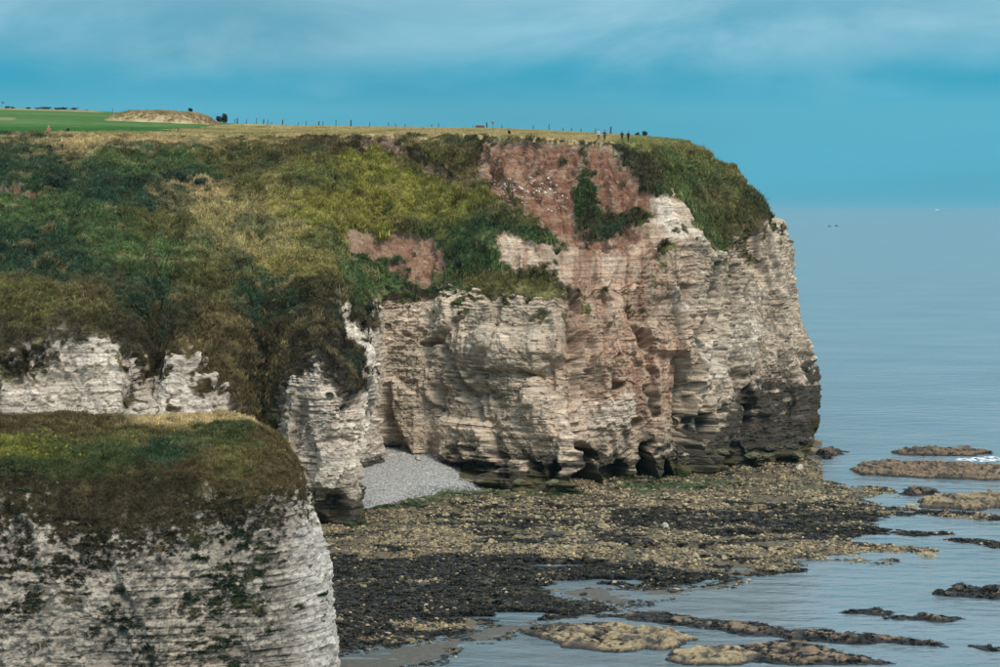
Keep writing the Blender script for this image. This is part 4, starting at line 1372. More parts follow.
# pebbles
tp, ti, tj = pick_on_grid(SHG, beach * (beach > 0.5) * (hx > 360) * 1.0, 16000)
pc_ = np.array([[0.36, 0.355, 0.35]]) * (0.55 + 0.8 * RNG.random((len(tp), 1)))
scatter("pebbles", tp, pc_, 0.06 + 0.14 * RNG.random(len(tp)) ** 2, RNG.random(len(tp)) * 6.283, [proto(20 + i, M_STONE, .6, 1, "pebble_piece") for i in range(3)],
        "pale grey pebbles banked in the cove under the cliff", "pebbles")

# chalk lumps lodged in the brown soil face
wcs = soil * np.exp(-(((jy - 186) / 6) ** 2)) * (px0 > 486) * (px0 < 556) + 0.25 * soil * np.exp(-(((jy - 198) / 8) ** 2)) * (px0 > 500) * (px0 < 580)
tp, ti, tj = pick_on_grid(A1, wcs, 120)
scatter("chalk_lumps", tp, np.array([[0.62, 0.57, 0.5]]) * (0.7 + 0.4 * RNG.random((len(tp), 1))), 0.10 + 0.22 * RNG.random(len(tp)) ** 1.5,
        RNG.random(len(tp)) * 6.283, [proto(40 + i, M_STONE, .7, 1, "chalk_piece") for i in range(2)], "white chalk lumps scattered over the brown soil face", "stones")

# ------------------------------------------------------------------ rock outcrops standing in the shallows
def outcrop(name, poly, hgt, label, tancol=True, weed=0.5, seed=0, step=0.2, soft=2.2, group=None, tilt=0.0, weedside=None):
    w = [G(px, py)[:2] for px, py in poly]
    xs, ys = [a for a, _ in w], [b for _, b in w]
    gx_ = np.arange(min(xs) - 1.5, max(xs) + 1.5, step)
    gy_ = np.arange(min(ys) - 1.5, max(ys) + 1.5, step)
    X, Y = np.meshgrid(gx_, gy_, indexing='ij')
    jx_ = X + 0.9 * fbm(X / 2.5, Y / 2.5, X * 0, 4, 400 + seed)
    jy_ = Y + 0.9 * fbm(X / 2.5, Y / 2.5, X * 0 + 3, 4, 410 + seed)
    dd = sdf(w, jx_, jy_)
    q = fbm(X / 3.0, Y / 3.0, X * 0, 4, 420 + seed)
    hh = hgt * (1 - np.exp(-np.clip(dd, 0, 50) / soft)) * (1 + 0.45 * q)
    fa, ga = facets(X, Y, 2.4, 3.4, 460 + seed)
    fb_, gb = facets(X, Y, 0.8, 1.1, 470 + seed)
    hh = hh * (1 + 0.35 * fa) + (0.22 * fb_ - 0.2 * sstep(0.14, 0, gb) - 0.22 * sstep(0.1, 0, ga)) * sstep(0, 1.0, dd) * min(1, 0.35 + hgt)
    t3 = hh / 0.33
    hh = 0.33 * (np.floor(t3) + sstep(0.35, 0.9, t3 - np.floor(t3))) * 0.6 + hh * 0.4
    Z = np.where(dd > 0, hh + 0.05, np.maximum(-0.9, dd * 1.6)) + 0.10 * fbm(X / .8, Y / .8, X * 0, 3, 430 + seed) + tilt * (Y - np.mean(ys))
    keep = dd > -0.8
    g = np.stack([X, Y, Z], -1)
    fc = grid_faces(*X.shape)
    kf = keep.ravel()[fc].all(1)
    fc = fc[kf]
    used = np.unique(fc)
    remap = np.zeros(X.size, np.int32)
    remap[used] = np.arange(len(used))
    cx_, cy_ = float(np.mean(xs)), float(np.mean(ys))
    vv = g.reshape(-1, 3)[used] - np.array([cx_, cy_, 0])
    me = mesh_from(name, vv, remap[fc], False)
    cc = np.zeros(X.shape + (3,), np.float32) + np.array((0.19, 0.125, 0.073) if tancol else (0.30, 0.225, 0.125), np.float32)
    cc = mixc(cc, (0.085, 0.062, 0.042), sstep(-0.1, 0.6, fbm(X / 1.6, Y / 1.6, X * 0, 4, 440 + seed)))
    cc = mixc(cc, (0.27, 0.20, 0.125), 0.6 * sstep(0.1, 0.6, q) * sstep(0.2, 0.8, Z / max(hgt, .1)))
    wm = sstep(0.75, 0.45, Z / max(hgt, .1) + 0.5 * fbm(X / 2, Y / 2, X * 0, 4, 450 + seed) + 0.6 - weed)
    if weedside:
        wm = np.maximum(wm, sstep(-2, 2, (X - cx_) * weedside[0] + (Y - cy_) * weedside[1] + weedside[2] + 3 * q))
    cc = mixc(cc, (0.016, 0.017, 0.018), wm)
    cc = mixc(cc, (0.02, 0.02, 0.018), 0.9 * np.maximum(sstep(0.12, 0.02, gb) * sstep(-0.2, 0.4, q), sstep(0.25, 0.6, fbm(X / 0.9, Y / 1.3, X * 0, 4, 480 + seed))))
    cc = mixc(cc, (0.014, 0.014, 0.014), sstep(0.3, 0.1, Z))
    attr_col(me, 'col', cc.reshape(-1, 3)[used])
    attr_f(me, 'rock', (1 - wm).reshape(-1)[used] * 0.6)
    o = link(name, me, M_OUTCROP, loc=(cx_, cy_, 0), label=label, category="outcrop")
    if group:
        o['group'] = group
    # weed on it
    ww = wm * (dd > 0.1) * keep
    k = int(min(9000, 5 * np.sum(ww) * step * step))
    return o, g, ww, k


OUT = []
def oc(*a, **k):
    OUT.append(outcrop(*a, **k))


oc("rock_outcrop", [(850, 470), (862, 464), (900, 463), (950, 465), (1010, 468), (1060, 473), (1050, 482), (980, 480), (900, 477), (860, 475)], 0.6,
   "broad flat brown rock outcrop surrounded by sea off the headland point", weed=0.2, seed=1, soft=0.45)
oc("rock_outcrop", [(893, 452), (925, 448), (960, 449), (992, 453), (975, 456), (930, 456), (900, 455)], 0.75,
   "low brown rock outcrop just behind the broad flat one, with foam beside it", weed=0.15, seed=2, soft=1.5)
oc("rock_outcrop", [(818, 456), (830, 450), (846, 452), (838, 456), (826, 460)], 1.5, "small dark green rock at the very toe of the headland", weed=0.45, seed=3, soft=1.2)
oc("rock_outcrop", [(918, 502), (940, 497), (1000, 495), (1040, 497), (1040, 508), (1000, 509), (960, 511), (925, 508)], 0.7,
   "layered tan rock outcrop beyond the black weed tongues", tancol=False, weed=0.15, seed=4, soft=0.45)
oc("rock_outcrop", [(896, 494), (910, 490), (936, 491), (938, 495), (915, 497)], 1.0, "small weedy rock beside the layered tan outcrop", weed=0.5, seed=5, soft=1.0)
oc("rock_outcrop", [(934, 593), (946, 588), (1000, 590), (1050, 592), (1050, 601), (1000, 599), (950, 597)], 0.75, "lone black weed covered bar in open shallow water", weed=1.1, seed=6, soft=0.9)
oc("rock_outcrop", [(522, 634), (545, 626), (590, 625), (640, 628), (690, 634), (706, 639), (680, 646), (640, 652), (600, 652), (550, 644)], 0.42,
   "pale tan rock mound with black weed on one end, in the shallows", tancol=False, weed=0.3, seed=7, soft=0.35, weedside=(-0.6, 0, -5.5))
oc("rock_outcrop", [(604, 616), (660, 613), (740, 622), (800, 631), (860, 634), (935, 643), (950, 648), (900, 645), (840, 643), (770, 638), (690, 627), (640, 622)], 0.36,
   "long thin weed covered reef between the two tan mounds and open water", weed=0.8, seed=8, soft=0.8)
oc("rock_outcrop", [(668, 654), (690, 648), (740, 648), (770, 655), (740, 664), (700, 666), (672, 662)], 0.42,
   "rounded tan rock mound at the end of the black weed bank", tancol=False, weed=0.2, seed=9, soft=0.35)
oc("rock_outcrop", [(735, 645), (780, 642), (830, 648), (860, 656), (905, 664), (860, 665), (800, 668), (760, 662)], 0.38,
   "black weed bank with tan stones showing, tapering into the shallows", weed=0.75, seed=10, soft=0.8)
for i, pl in enumerate(([(840, 612), (880, 610), (900, 613), (880, 616), (855, 615)], [(880, 617), (920, 614), (968, 620), (940, 622), (905, 620)],
                        [(960, 646), (1000, 648), (1030, 652), (990, 652)])):
    oc("weed_patch", pl, 0.22, "thin drift of black seaweed breaking the surface of shallow water", weed=1.3, seed=11 + i, soft=0.6, group="thin weed drifts in the shallows")
gp, gc = [], []
for o, g, ww, k in OUT:
    if k > 5:
        p, i_, j_ = pick_on_grid(g, ww, k)
        gp.append(p)
gp = np.concatenate(gp)
wc = np.array([[0.010, 0.011, 0.011]]) * (0.5 + 1.3 * RNG.random((len(gp), 1)))
wc = np.where(RNG.random((len(gp), 1)) < 0.12, np.array([[0.10, 0.08, 0.04]]), wc)
scatter("outcrop_seaweed", gp, wc, 0.4 + 0.6 * RNG.random(len(gp)), RNG.random(len(gp)) * 6.283, [p.copy() for p in WEEDP],
        "black seaweed clinging to the rock outcrops", "seaweed", RNG.normal(0, 0.12, (len(gp), 2)))

# ------------------------------------------------------------------ single boulders on the platform
def mat_rock(name, c1, c2):
    m, n, l, b = new_mat(name)
    geo = N(n, 'ShaderNodeNewGeometry')
    t = N(n, 'ShaderNodeTexNoise')
    t.inputs['Scale'].default_value = 2.2
    t.inputs['Detail'].default_value = 5
    l.new(geo.outputs['Position'], t.inputs['Vector'])
    r = ramp(n, [(0.32, c1), (0.62, c2)])
    l.new(t.outputs['Fac'], r.inputs[0])
    l.new(r.outputs[0], b.inputs['Base Color'])
    b.inputs['Roughness'].default_value = 0.75
    bp = N(n, 'ShaderNodeBump')
    bp.inputs['Strength'].default_value = 0.7
    bp.inputs['Distance'].default_value = 0.12
    l.new(t.outputs['Fac'], bp.inputs['Height'])
    l.new(bp.outputs[0], b.inputs['Normal'])
    return m


MB_TAN = mat_rock("tan_boulder", (0.13, 0.10, 0.055), (0.36, 0.29, 0.18))
MB_DK = mat_rock("weedy_boulder", (0.014, 0.015, 0.015), (0.05, 0.045, 0.03))
MB_PALE = mat_rock("pale_boulder", (0.26, 0.23, 0.18), (0.52, 0.47, 0.39))
MB_GR = mat_rock("algae_boulder", (0.03, 0.05, 0.018), (0.13, 0.11, 0.06))
BM = {}
for nm, mt in (('tan', MB_TAN), ('dark', MB_DK), ('pale', MB_PALE), ('green', MB_GR)):
    BM[nm] = []
    for k in range(4):
        q = rock_mesh("boulder", 60 + k, 0.62, 3, 0.35, 9)
        q.materials.append(mt)
        BM[nm].append(q)


def shore_z(px, py):
    i = int(np.clip(np.searchsorted(ipx, px), 0, len(ipx) - 1))
    j = int(np.clip(np.searchsorted(ipy, py), 0, len(ipy) - 1))
    return float(Zg[i, j])


def boulder(px, py, r, kind, label, group=None):
    z = shore_z(px, py)
    x, y, _ = G(px, py, 0)
    o = link("boulder", random.choice(BM[kind]), None, loc=(x, y, z + r * 0.22), label=label, category="boulder")
    o.rotation_euler = (random.uniform(-.2, .2), random.uniform(-.2, .2), random.uniform(0, 6.28))
    o.scale = (r, r * random.uniform(.75, 1), r * random.uniform(.75, 1.05))
    if group:
        o['group'] = group
    return o


boulder(555, 544, 1.15, 'dark', "largest black weedy boulder standing alone amid tan rubble")
boulder(553, 493, 0.9, 'green', "green algae covered boulder at the foot of the stepped ledge")
boulder(488, 490, 1.0, 'dark', "dark boulder at the tip of the pebble bank")
boulder(665, 533, 0.75, 'pale', "pale rounded boulder lying on black seaweed")
boulder(800, 474, 1.1, 'pale', "pale slab at the foot of the headland's dark ledges")
boulder(912, 509, 0.9, 'tan', "tan boulder in the water beside the layered outcrop")
boulder(953, 565, 0.65, 'tan', "lone small tan boulder in open shallow water")
boulder(928, 556, 1.0, 'tan', "tan boulder at the tip of a black weed tongue")
rb = random.Random(8)
zones = [('tan', 46, (600, 830), (484, 512), "tan boulder in the rubble below the headland ledges", "boulders below the headland ledges"),
         ('tan', 34, (380, 620), (506, 556), "tan boulder in the rubble in front of the cove", "boulders in front of the cove"),
         ('tan', 26, (620, 800), (548, 568), "tan boulder along the stony ridge by the water's edge", "boulders along the stony ridge"),
         ('dark', 26, (360, 620), (562, 612), "black weedy boulder on the seaweed flat", "boulders on the seaweed flat"),
         ('dark', 20, (640, 900), (512, 540), "black weedy boulder among the weed tongues", "boulders among the weed tongues"),
         ('green', 12, (590, 720), (486, 492), "green stained boulder at the cave mouths", "boulders at the cave mouths")]
for kd, cnt, xr_, yr_, lb, gr in zones:
    k = 0
    tries = 0
    while k < cnt and tries < 900:
        tries += 1
        px, py = rb.uniform(*xr_), rb.uniform(*yr_)
        if shore_z(px, py) < 0.02:
            continue
        boulder(px, py, rb.uniform(0.28, 0.46) if rb.random() < .8 else rb.uniform(.46, .75), kd, lb, gr)
        k += 1

for px, py, r in ((392, 482, .7), (404, 481, .5), (418, 484, .8), (436, 483, .45), (450, 487, .6), (470, 488, .7), (396, 490, .35), (428, 492, .3), (462, 492, .35), (410, 498, .3)):
    boulder(px, py, r, 'pale', "fallen pale chalk block on the pebble bank at the cliff foot", "fallen chalk blocks in the cove")

# fallen blocks on the ledges at the headland toe
def on_face(px, py):
    """nearest point of the built headland face seen at that pixel"""
    m_ = (np.abs(px1 - px) < 4) & (np.abs(py1 - py) < 4) & (S0[:, None] < S0[-1] - 70)
    if not m_.any():
        return None
    idx = np.argwhere(m_)
    k = np.argmin(A1[idx[:, 0], idx[:, 1], 1])
    return Vector(A1[idx[k, 0], idx[k, 1]])


for (px, py, r, kd) in ((725, 448, 1.2, 'green'), (748, 452, 1.3, 'green'), (772, 446, 1.2, 'dark'), (792, 444, 1.4, 'dark'), (806, 436, 1.1, 'dark'), (800, 456, 1.3, 'green'),
                        (770, 458, 1.1, 'green'), (740, 440, 0.9, 'dark'), (520, 478, 1.0, 'green'), (548, 480, 1.1, 'green')):
    p = on_face(px, py)
    if p:
        o = link("ledge_block", random.choice(BM[kd]), None, loc=p, label="squarish fallen block wedged on the wet ledges at the headland foot", category="rock", group="blocks on the wet ledges")
        o.scale = (r, r * .8, r * .75)
        o.rotation_euler = (0, random.uniform(-.12, .12), random.uniform(-.4, .4))

# ------------------------------------------------------------------ foam by the islets
fm, fn, fl, fb = new_mat("foam")
geo = N(fn, 'ShaderNodeNewGeometry')
t = N(fn, 'ShaderNodeTexNoise')
t.inputs['Scale'].default_value = 1.1
t.inputs['Detail'].default_value = 6
fl.new(geo.outputs['Position'], t.inputs['Vector'])
fb.inputs['Base Color'].default_value = (0.8, 0.83, 0.85, 1)
fb.inputs['Roughness'].default_value = 0.9
fr = ramp(fn, [(0.42, (0, 0, 0)), (0.60, (1, 1, 1))])
fl.new(t.outputs['Fac'], fr.inputs[0])
fl.new(fr.outputs[0], fb.inputs['Alpha'])
for poly, lb in (([(955, 459), (990, 456), (1012, 458), (1014, 462), (980, 462), (953, 461)], "white surf breaking between the two flat outcrops"),):
    w = [G(a, b_)[:2] for a, b_ in poly]
    gx_ = np.arange(min(a for a, _ in w), max(a for a, _ in w), 0.5)
    gy_ = np.arange(min(b_ for _, b_ in w), max(b_ for _, b_ in w), 0.5)
    X, Y = np.meshgrid(gx_, gy_, indexing='ij')
    dd = sdf(w, X, Y)
    Z = 0.05 + 0.3 * np.clip(fbm(X / 1.5, Y / 1.5, X * 0, 3, 500), 0, 1) * sstep(0, 2, dd)
    fc = grid_faces(*X.shape)
    fc = fc[(dd.ravel() > 0)[fc].all(1)]
    me = mesh_from("surf", np.stack([X, Y, Z], -1).reshape(-1, 3), fc)
    link("surf", me, fm, kind='stuff', label=lb, category="surf")

# ------------------------------------------------------------------ fence posts, signs and shrubs on the clifftop
M_POST = plain_mat("weathered_post", (0.075, 0.062, 0.050), 0.9, 0.3, 10)
M_METAL = plain_mat("sign_grey", (0.22, 0.21, 0.21), 0.6, 0.15, 6)


def lathe(rings, seg=8):
    """rings of (radius, z)"""
    v, f = [], []
    for r, z in rings:
        for k in range(seg):
            a = 2 * math.pi * k / seg
            v.append((r * math.cos(a), r * math.sin(a), z))
    for i in range(len(rings) - 1):
        for k in range(seg):
            a, b_ = i * seg + k, i * seg + (k + 1) % seg
            f.append((a, b_, b_ + seg, a + seg))
    me = mesh_from("turned", v, f, True)
    return me


pm = lathe([(0.0, -0.4), (0.085, -0.4), (0.08, 0.6), (0.075, 1.18), (0.06, 1.26), (0.0, 1.28)])
pm.materials.append(M_POST)
pmt = lathe([(0.0, -0.4), (0.16, -0.4), (0.155, 0.6), (0.15, 1.15), (0.12, 1.28), (0.0, 1.3)])
pmt.materials.append(M_POST)
thin = [(112.4, 1.0), (129, 1.0), (152.8, 1.2), (234.8, .95), (246.5, 1.0), (256.3, 1.25), (268, 1.1), (271.5, .7), (298, .7), (306, 1.0), (323, .9), (336, 1.2), (369.6, .9), (388.5, .9),
        (395.6, .7), (405, .6), (431.6, .6), (438.6, .8), (473, .5), (502, .75), (533.4, .8), (549, 1.1), (563, .7), (571.5, .7), (581, .7), (595.5, .8)]
thick = [(146.4, 1.25), (237.4, 1.15), (263.5, 1.05), (282.6, 1.05), (319, .9), (351, 1.25), (487, 1.05), (610.7, 1.15)]
for lst, mm_, lb, gr in ((thin, pm, "thin weathered wooden fence post on the clifftop skyline", "thin fence posts on the skyline"),
                         (thick, pmt, "stout dark wooden fence post on the clifftop skyline", "stout fence posts on the skyline")):
    for px, s in lst:
        sy, sd = sky_line(px)
        Y = sd - 1.0
        o = link("fence_post", mm_, None, loc=((px - 500) / F * Y, Y, field_z(px, Y) + .02), label=lb, category="fence post", group=gr)
        o.scale = (1, 1, s)
        o.rotation_euler = (random.uniform(-.04, .04), random.uniform(-.05, .05), random.random() * 6)
for px, Y in ((132, 345), (178, 345)):
    o = link("fence_post", pm, None, loc=((px - 500) / F * Y, Y, field_z(px, Y)), label="short wooden marker post in the dry grass by the mown field", category="fence post", group="marker posts by the field edge")
    o.scale = (1, 1, .75)


def box_mesh(sx, sy, sz, bev=0.02):
    bm = bmesh.new()
    bmesh.ops.create_cube(bm, size=1)
    bmesh.ops.scale(bm, vec=(sx, sy, sz), verts=bm.verts)
    bmesh.ops.bevel(bm, geom=bm.edges[:], offset=bev, segments=2, affect='EDGES')
    me = bpy.data.meshes.new("panel")
    bm.to_mesh(me)
    bm.free()
    return me


# warning sign: post with small round plate
Y = 335.0
zz = field_z(493, Y)
root = link("warning_sign", None, loc=((493 - 500) / F * Y, Y, zz), label="small round sign plate on a thin pole at the cliff edge", category="sign")
pole = link("pole", lathe([(0, -.4), (.035, -.4), (.035, 2.0), (0, 2.02)]), M_POST, root)
disc = lathe([(0, -.02), (.27, -.02), (.28, 0), (.27, .02), (0, .02)], 20)
disc.materials.append(M_METAL)
pl = link("sign_plate", disc, None, root, loc=(0, -0.06, 1.85))
pl.rotation_euler = (math.radians(90), 0, 0)
# golf flag
px, Y = 1.6, 600
zz = field_z(px, Y)
root = link("flag_pole", None, loc=((px - 500) / F * Y, Y, zz), label="thin flag pole with a little dark flag on the mown green", category="flag")
link("pole", lathe([(0, -.3), (.03, -.3), (.02, 2.4), (0, 2.42)]), M_METAL, root)
fx, fz = np.meshgrid(np.linspace(0, .7, 10), np.linspace(0, .5, 6), indexing='ij')
fv = np.stack([fx, 0.06 * np.sin(fx * 9) * fx / .7, 1.85 + fz * (1 - .25 * fx / .7) + .05 * fx], -1)
fme = mesh_from("flag", fv.reshape(-1, 3), grid_faces(10, 6))
fo = link("flag", fme, plain_mat("flag_cloth", (0.06, 0.09, 0.14), .9), root)
fo.modifiers.new("cloth", 'SOLIDIFY').thickness = 0.01
# brown heap (low timber stack) by the fence
Y = 432
root = link("log_pile", None, loc=((480 - 500) / F * Y, Y, field_z(480, Y)), label="low reddish brown pile of timber beside the fence", category="timber")
M_LOG = plain_mat("timber", (0.12, 0.065, 0.045), .9)
lg = lathe([(0, -.9), (.15, -.9), (.16, 0), (.14, .9), (0, .9)])
lg.materials.append(M_LOG)
for k, (dx, dz) in enumerate(((-.45, .1), (-.15, .1), (.15, .1), (.45, .1), (-.3, .36), (0, .36), (.3, .36), (0, .6))):
    o = link("log", lg, None, root, loc=(dx * .3, dx, dz))
    o.rotation_euler = (0, math.radians(90), random.uniform(-.1, .1))


M_BUSH = plain_mat("shrub_leaves", (0.022, 0.036, 0.024), .85, .5, 3)
M_BUSH2 = plain_mat("shrub_leaves_blue", (0.020, 0.030, 0.036), .85, .5, 3)
M_STEM = plain_mat("stem_bark", (0.06, 0.045, 0.03), .9)


def shrub(px, Y, rx, rz, label, group=None, z=None, seed=0, n=520, mat=None):
    x = (px - 500) / F * Y
    zz = field_z(px, Y) if z is None else z
    root = link("shrub", None, loc=(x, Y, zz), label=label, category="shrub")
    if group:
        root['group'] = group
    r = random.Random(seed)
    v, f = [], []
    lobes = [(r.uniform(-.55, .55) * rx, r.uniform(-.4, .4) * rx, r.uniform(.45, .9) * rz, r.uniform(.35, .6)) for _ in range(7)]
    for i in range(n):
        lx, ly, lz, lr = r.choice(lobes)
        dv = Vector((r.gauss(0, 1), r.gauss(0, 1), r.gauss(0, 1))).normalized() * r.uniform(.5, 1.05) * lr
        c_ = Vector((lx + dv.x * rx, ly + dv.y * rx, max(0.03, lz + dv.z * rz)))
        a = Vector((r.gauss(0, 1), r.gauss(0, 1), r.gauss(0, 1))).normalized()
        b_ = a.orthogonal().normalized()
        s = r.uniform(.10, .22) * max(.7, rz * .7)
        k = len(v)
        v += [tuple(c_ - a * s), tuple(c_ + b_ * s * .6), tuple(c_ + a * s), tuple(c_ - b_ * s * .6)]
        f.append((k, k + 1, k + 2, k + 3))
    link("foliage", mesh_from("foliage", v, f, False), mat or M_BUSH, root)
    for k in range(3):
        s_ = lathe([(0, -.3), (.06, -.3), (.045, rz * .5), (.02, rz * .95), (0, rz)], 6)
        s_.materials.append(M_STEM)
        so = link("stem", s_, None, root, loc=(r.uniform(-.2, .2) * rx, r.uniform(-.2, .2) * rx, 0))
        so.rotation_euler = (r.uniform(-.35, .35), r.uniform(-.35, .35), 0)
    return root


shrub(219.5, 500, 0.9, 1.5, "dark bluish shrub, the shorter of the two at the end of the tan mound", seed=1, mat=M_BUSH2)
shrub(224.5, 498, 0.75, 2.0, "dark bluish shrub, the taller of the two at the end of the tan mound", seed=2, mat=M_BUSH2)
shrub(190.5, 474, .7, .9, "small dark shrub growing on top of the tan mound", seed=3, z=float(field_z(190.5, 474)) + 2.3)
shrub(645, 354, .5, .75, "rounded dark shrub on the skyline beyond the walkers", seed=4)
shrub(637.5, 356, .35, .5, "tiny shrub on the skyline beyond the walkers", seed=5)
for k, (px, s) in enumerate(((8, .8), (13, .6), (28, .6), (38, .7), (44, 1.1), (48, 1.0), (57, .8), (62, .9), (65.6, 1.2), (73.6, 1.2), (86, .5))):
    shrub(px, 618, 1.5 * s, 0.62 * s, "low hedge shrub on the far skyline of the mown field", "hedge shrubs on the far skyline", seed=20 + k, n=260)
# darker gorse bushes on the slope
def on_slope(px, py):
    m_ = (np.abs(px1 - px) < 3) & (np.abs(py1 - py) < 3)
    idx = np.argwhere(m_)
    k = np.argmin(A1[idx[:, 0], idx[:, 1], 1])
    return A1[idx[k, 0], idx[k, 1]]


for k, (px, py, s, lb) in enumerate(((55, 186, 2.0, "large dark bush in the hollow of the grassy slope"), (64, 180, 1.4, "smaller dark bush leaning on the large one in the hollow"),
                                     (165, 178, 1.4, "dark green bush halfway up the slope above pale grass"), (182, 180, 1.5, "broad dark green bush on the slope beside its twin"),
                                     (202, 183, 1.2, "low dark green bush at the end of the slope thicket"),
                                     (370, 308, 1.0, "green bush in the gully head above the inner cove"), (460, 262, .9, "dark green bush on the turf tongue above the chalk face"))):
    p = on_slope(px, py)
    shrub(px, float(p[1]), s, s * .85, lb, seed=60 + k, z=float(p[2]) - .1, n=700)

# ------------------------------------------------------------------ people
def skinned(name, joints, edges, root=0, sub=2):
    me = bpy.data.meshes.new(name)
    me.from_pydata([j[:3] for j in joints], edges, [])
    o = bpy.data.objects.new(name, me)
    COL.objects.link(o)
    sk = o.modifiers.new("skin", 'SKIN')
    for i, j in enumerate(joints):
        r = j[3]
        r = r if isinstance(r, tuple) else (r, r)
        me.skin_vertices[0].data[i].radius = r
    me.skin_vertices[0].data[root].use_root = True
    sk.use_smooth_shade = True
    o.modifiers.new("sub", 'SUBSURF').levels = sub
    dg = bpy.context.evaluated_depsgraph_get()
    res = bpy.data.meshes.new_from_object(o.evaluated_get(dg))
    bpy.data.objects.remove(o)
    res.name = name
    return res


PM = {}
def cloth(key, c):
    if key not in PM:
        PM[key] = plain_mat("cloth_" + key, c, .9, .12, 12)
    return PM[key]


SKIN = plain_mat("skin", (0.42, 0.25, 0.18), .6, .08)
HAIR = plain_mat("hair", (0.04, 0.028, 0.02), .7, .2)


def person(px, Y, label, top, legs, yaw=0.0, sit=False, stride=0.12, z=None, hgt=1.72, hatcol=None, legbare=False):
    k = hgt / 1.72
    if not sit:
        J = [(0, 0, .95, (.155, .115)), (0, 0, 1.12, (.14, .10)), (0, 0, 1.32, (.17, .11)), (0, 0, 1.44, (.12, .085)), (0, 0, 1.50, .055), (0, -.01, 1.57, .075), (0, -.015, 1.64, .095), (0, -.01, 1.71, .06),
             (.095, 0, .88, .095), (.10, -stride, .50, .062), (.10, -stride * .6, .10, .045), (.10, -stride * .6 - .14, .04, .036),
             (-.095, 0, .88, .095), (-.10, stride * .4, .50, .062), (-.10, stride * 1.4, .12, .045), (-.10, stride * 1.4 - .13, .045, .036),
             (.19, 0, 1.40, .06), (.25, .03, 1.12, .045), (.24, -.10, .90, .035), (.235, -.15, .83, .03),
             (-.19, 0, 1.40, .06), (-.25, .03, 1.12, .045), (-.24, -.10, .90, .035), (-.235, -.15, .83, .03)]
    else:
        J = [(0, 0, .14, (.17, .13)), (0, -.03, .32, (.15, .11)), (0, -.08, .52, (.17, .11)), (0, -.10, .64, (.12, .085)), (0, -.11, .70, .055), (0, -.13, .77, .075), (0, -.14, .84, .095), (0, -.13, .91, .06),
             (.10, -.06, .14, .095), (.14, -.42, .42, .065), (.13, -.62, .09, .045), (.13, -.75, .05, .036),
             (-.10, -.06, .14, .095), (-.14, -.42, .42, .065), (-.13, -.62, .09, .045), (-.13, -.75, .05, .036),
             (.19, -.09, .60, .06), (.24, -.24, .40, .045), (.14, -.42, .50, .035), (.06, -.47, .50, .03),
             (-.19, -.09, .60, .06), (-.24, -.24, .40, .045), (-.14, -.42, .50, .035), (-.06, -.47, .50, .03)]
    E = [(0, 1), (1, 2), (2, 3), (3, 4), (4, 5), (5, 6), (6, 7), (0, 8), (8, 9), (9, 10), (10, 11), (0, 12), (12, 13), (13, 14), (14, 15),
         (3, 16), (16, 17), (17, 18), (18, 19), (3, 20), (20, 21), (21, 22), (22, 23)]
    me = skinned("person", J, E)
    for mt in (cloth(*top), cloth(*legs), SKIN, cloth('shoes', (0.02, 0.02, 0.022))):
        me.materials.append(mt)
    zt = .70 if sit else 1.50
    for p in me.polygons:
        cz, cx_, cy_ = p.center.z, abs(p.center.x), p.center.y
        if cz > zt:
            p.material_index = 2
        elif sit:
            p.material_index = 0 if (cz > .22 and cy_ > -.3) or cx_ > .2 else 1
            if cy_ < -.56 and cz < .12:
                p.material_index = 3
        else:
            if cx_ > .2 and cz < .90:
                p.material_index = 2
            elif cz < .10:
                p.material_index = 3
            elif cz < .93 and cx_ < .2:
                p.material_index = 2 if (legbare and cz < .5) else 1
            else:
                p.material_index = 0
    x = (px - 500) / F * Y
    zz = field_z(px, Y) if z is None else z
    root = link("person", me, None, loc=(x, Y, zz + .02), label=label, category="person")
    root.rotation_euler = (0, 0, yaw)
    root.scale = (k, k, k)
    bm = bmesh.new()
    bmesh.ops.create_uvsphere(bm, u_segments=12, v_segments=8, radius=.112)
    for v in bm.verts:
        v.co.z *= 1.05
        if v.co.z < -.03 and v.co.y < .03:
            v.co.y = .03
        if v.co.y < -.085:
            v.co.y = -.085
            
    hm = bpy.data.meshes.new("hair")
    bm.to_mesh(hm)
    bm.free()
    hc = J[6]
    link("hair", hm, HAIR if not hatcol else cloth(*hatcol), root, loc=(0, hc[1] + .025, hc[2] + .03))
    return root


person(598.7, 308.0, "standing walker in a pale lilac top and dark shorts", ('lilac', (0.42, 0.42, 0.55)), ('navy', (0.015, 0.018, 0.03)), yaw=0.4, z=None, hgt=1.74)
person(604.7, 308.0, "standing walker in navy clothes beside the one in a pale top", ('blue', (0.045, 0.065, 0.12)), ('navy', (0.015, 0.018, 0.03)), yaw=-0.3, hgt=1.70)
person(622.0, 311.0, "walker in an open black jacket over a pale shirt", ('black', (0.014, 0.014, 0.016)), ('navy', (0.015, 0.018, 0.03)), yaw=0.2, hgt=1.66)
person(628.3, 311.5, "walker all in black with rusty hood, last of the group", ('black', (0.014, 0.014, 0.016)), ('black', (0.014, 0.014, 0.016)), yaw=-0.6, hgt=1.68, hatcol=('rust', (0.10, 0.035, 0.02)))
person(508.8, 324.5, "person in black sitting on the turf above the soil face", ('black', (0.014, 0.014, 0.016)), ('black', (0.014, 0.014, 0.016)), yaw=0.3, sit=True)
person(48.7, 337.5, "person in a pink top sitting by the dry grass path", ('pink', (0.48, 0.16, 0.14)), ('coral', (0.40, 0.12, 0.10)), yaw=0.2, sit=True, hgt=2.0, hatcol=('straw', (0.5, 0.42, 0.3)))
person(68.5, 337.5, "person in black crouching in the grass near the mown field", ('black', (0.014, 0.014, 0.016)), ('black', (0.014, 0.014, 0.016)), yaw=-0.2, sit=True, hgt=1.9)

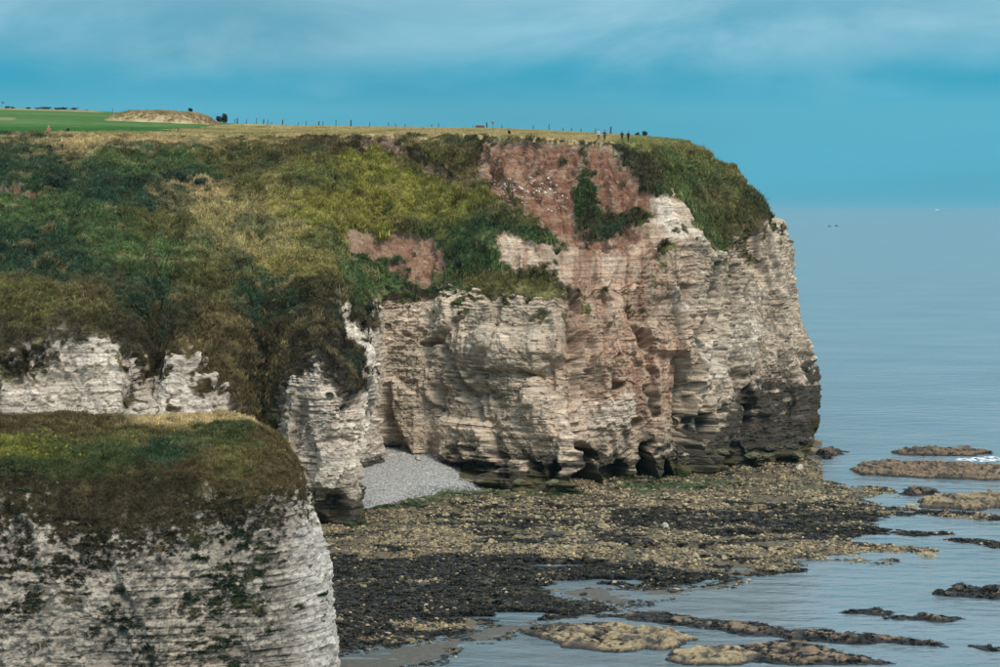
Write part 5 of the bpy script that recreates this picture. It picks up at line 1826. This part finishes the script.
# ------------------------------------------------------------------ boats far out
M_HULLW = plain_mat("white_hull", (0.8, 0.8, 0.8), .4, .05)
M_HULLD = plain_mat("dark_hull", (0.05, 0.06, 0.07), .5, .1)


def boat(px, Y, L, H, mat, label):
    x = (px - 500) / F * Y
    root = link("boat", None, loc=(x, Y, 0), label=label, category="boat")
    v, f = [], []
    ns_ = 12
    for i in range(ns_):
        t = i / (ns_ - 1)
        wdt = L * .14 * (math.sin(math.pi * min(1, t * 1.05 + .12)) ** .5 if t < .88 else max(0.03, (1 - t) * 5))
        sheer = H * (.45 + .18 * t * t)
        xx = (t - .5) * L
        v += [(xx, -wdt, sheer), (xx, -wdt * .8, -.2), (xx, wdt * .8, -.2), (xx, wdt, sheer)]
    for i in range(ns_ - 1):
        a = i * 4
        for k in range(4):
            f.append((a + k, a + 4 + k, a + 4 + (k + 1) % 4, a + (k + 1) % 4))
    link("hull", mesh_from("hull", v, f), mat, root)
    cb_ = link("cabin", box_mesh(L * .28, L * .17, H * .6, .03 * H), mat, root, loc=(-L * .08, 0, H * .7))
    mst = lathe([(0, 0), (L * .008, 0), (L * .005, H * .9), (0, H * .92)], 6)
    mst.materials.append(M_METAL)
    link("mast", mst, None, root, loc=(-L * .08, 0, H * .9))
    return root


boat(937, 15000, 34, 9, M_HULLW, "white ship tiny on the horizon")
boat(829.5, 3700, 7, 2.2, M_HULLD, "tiny dark boat far out on the sea, nearer the headland")
boat(836.5, 3800, 7, 2.2, M_HULLD, "tiny dark boat far out on the sea, beside its companion")

# ------------------------------------------------------------------ sea haze
hm_ = bpy.data.materials.new("haze")
hm_.use_nodes = True
hn = hm_.node_tree.nodes
hn.clear()
ho = hn.new('ShaderNodeOutputMaterial')
hv = hn.new('ShaderNodeVolumePrincipled')
hv.inputs['Color'].default_value = (0.25, 0.62, 0.78, 1)
hv.inputs['Density'].default_value = 3.0e-5
hm_.node_tree.links.new(hv.outputs[0], ho.inputs['Volume'])
hx0, hx1, hy0_, hy1_, hz0, hz1 = -140000, 140000, -2000, 95000, -4.0, 88.0
hvv = [(a, b_, c_) for a in (hx0, hx1) for b_ in (hy0_, hy1_) for c_ in (hz0, hz1)]
hme = mesh_from("haze", hvv, [(0, 1, 3, 2), (4, 6, 7, 5), (0, 4, 5, 1), (2, 3, 7, 6), (0, 2, 6, 4), (1, 5, 7, 3)], False)
link("haze", hme, hm_, kind='stuff', label="thin bluish sea haze over the whole bay", category="haze")
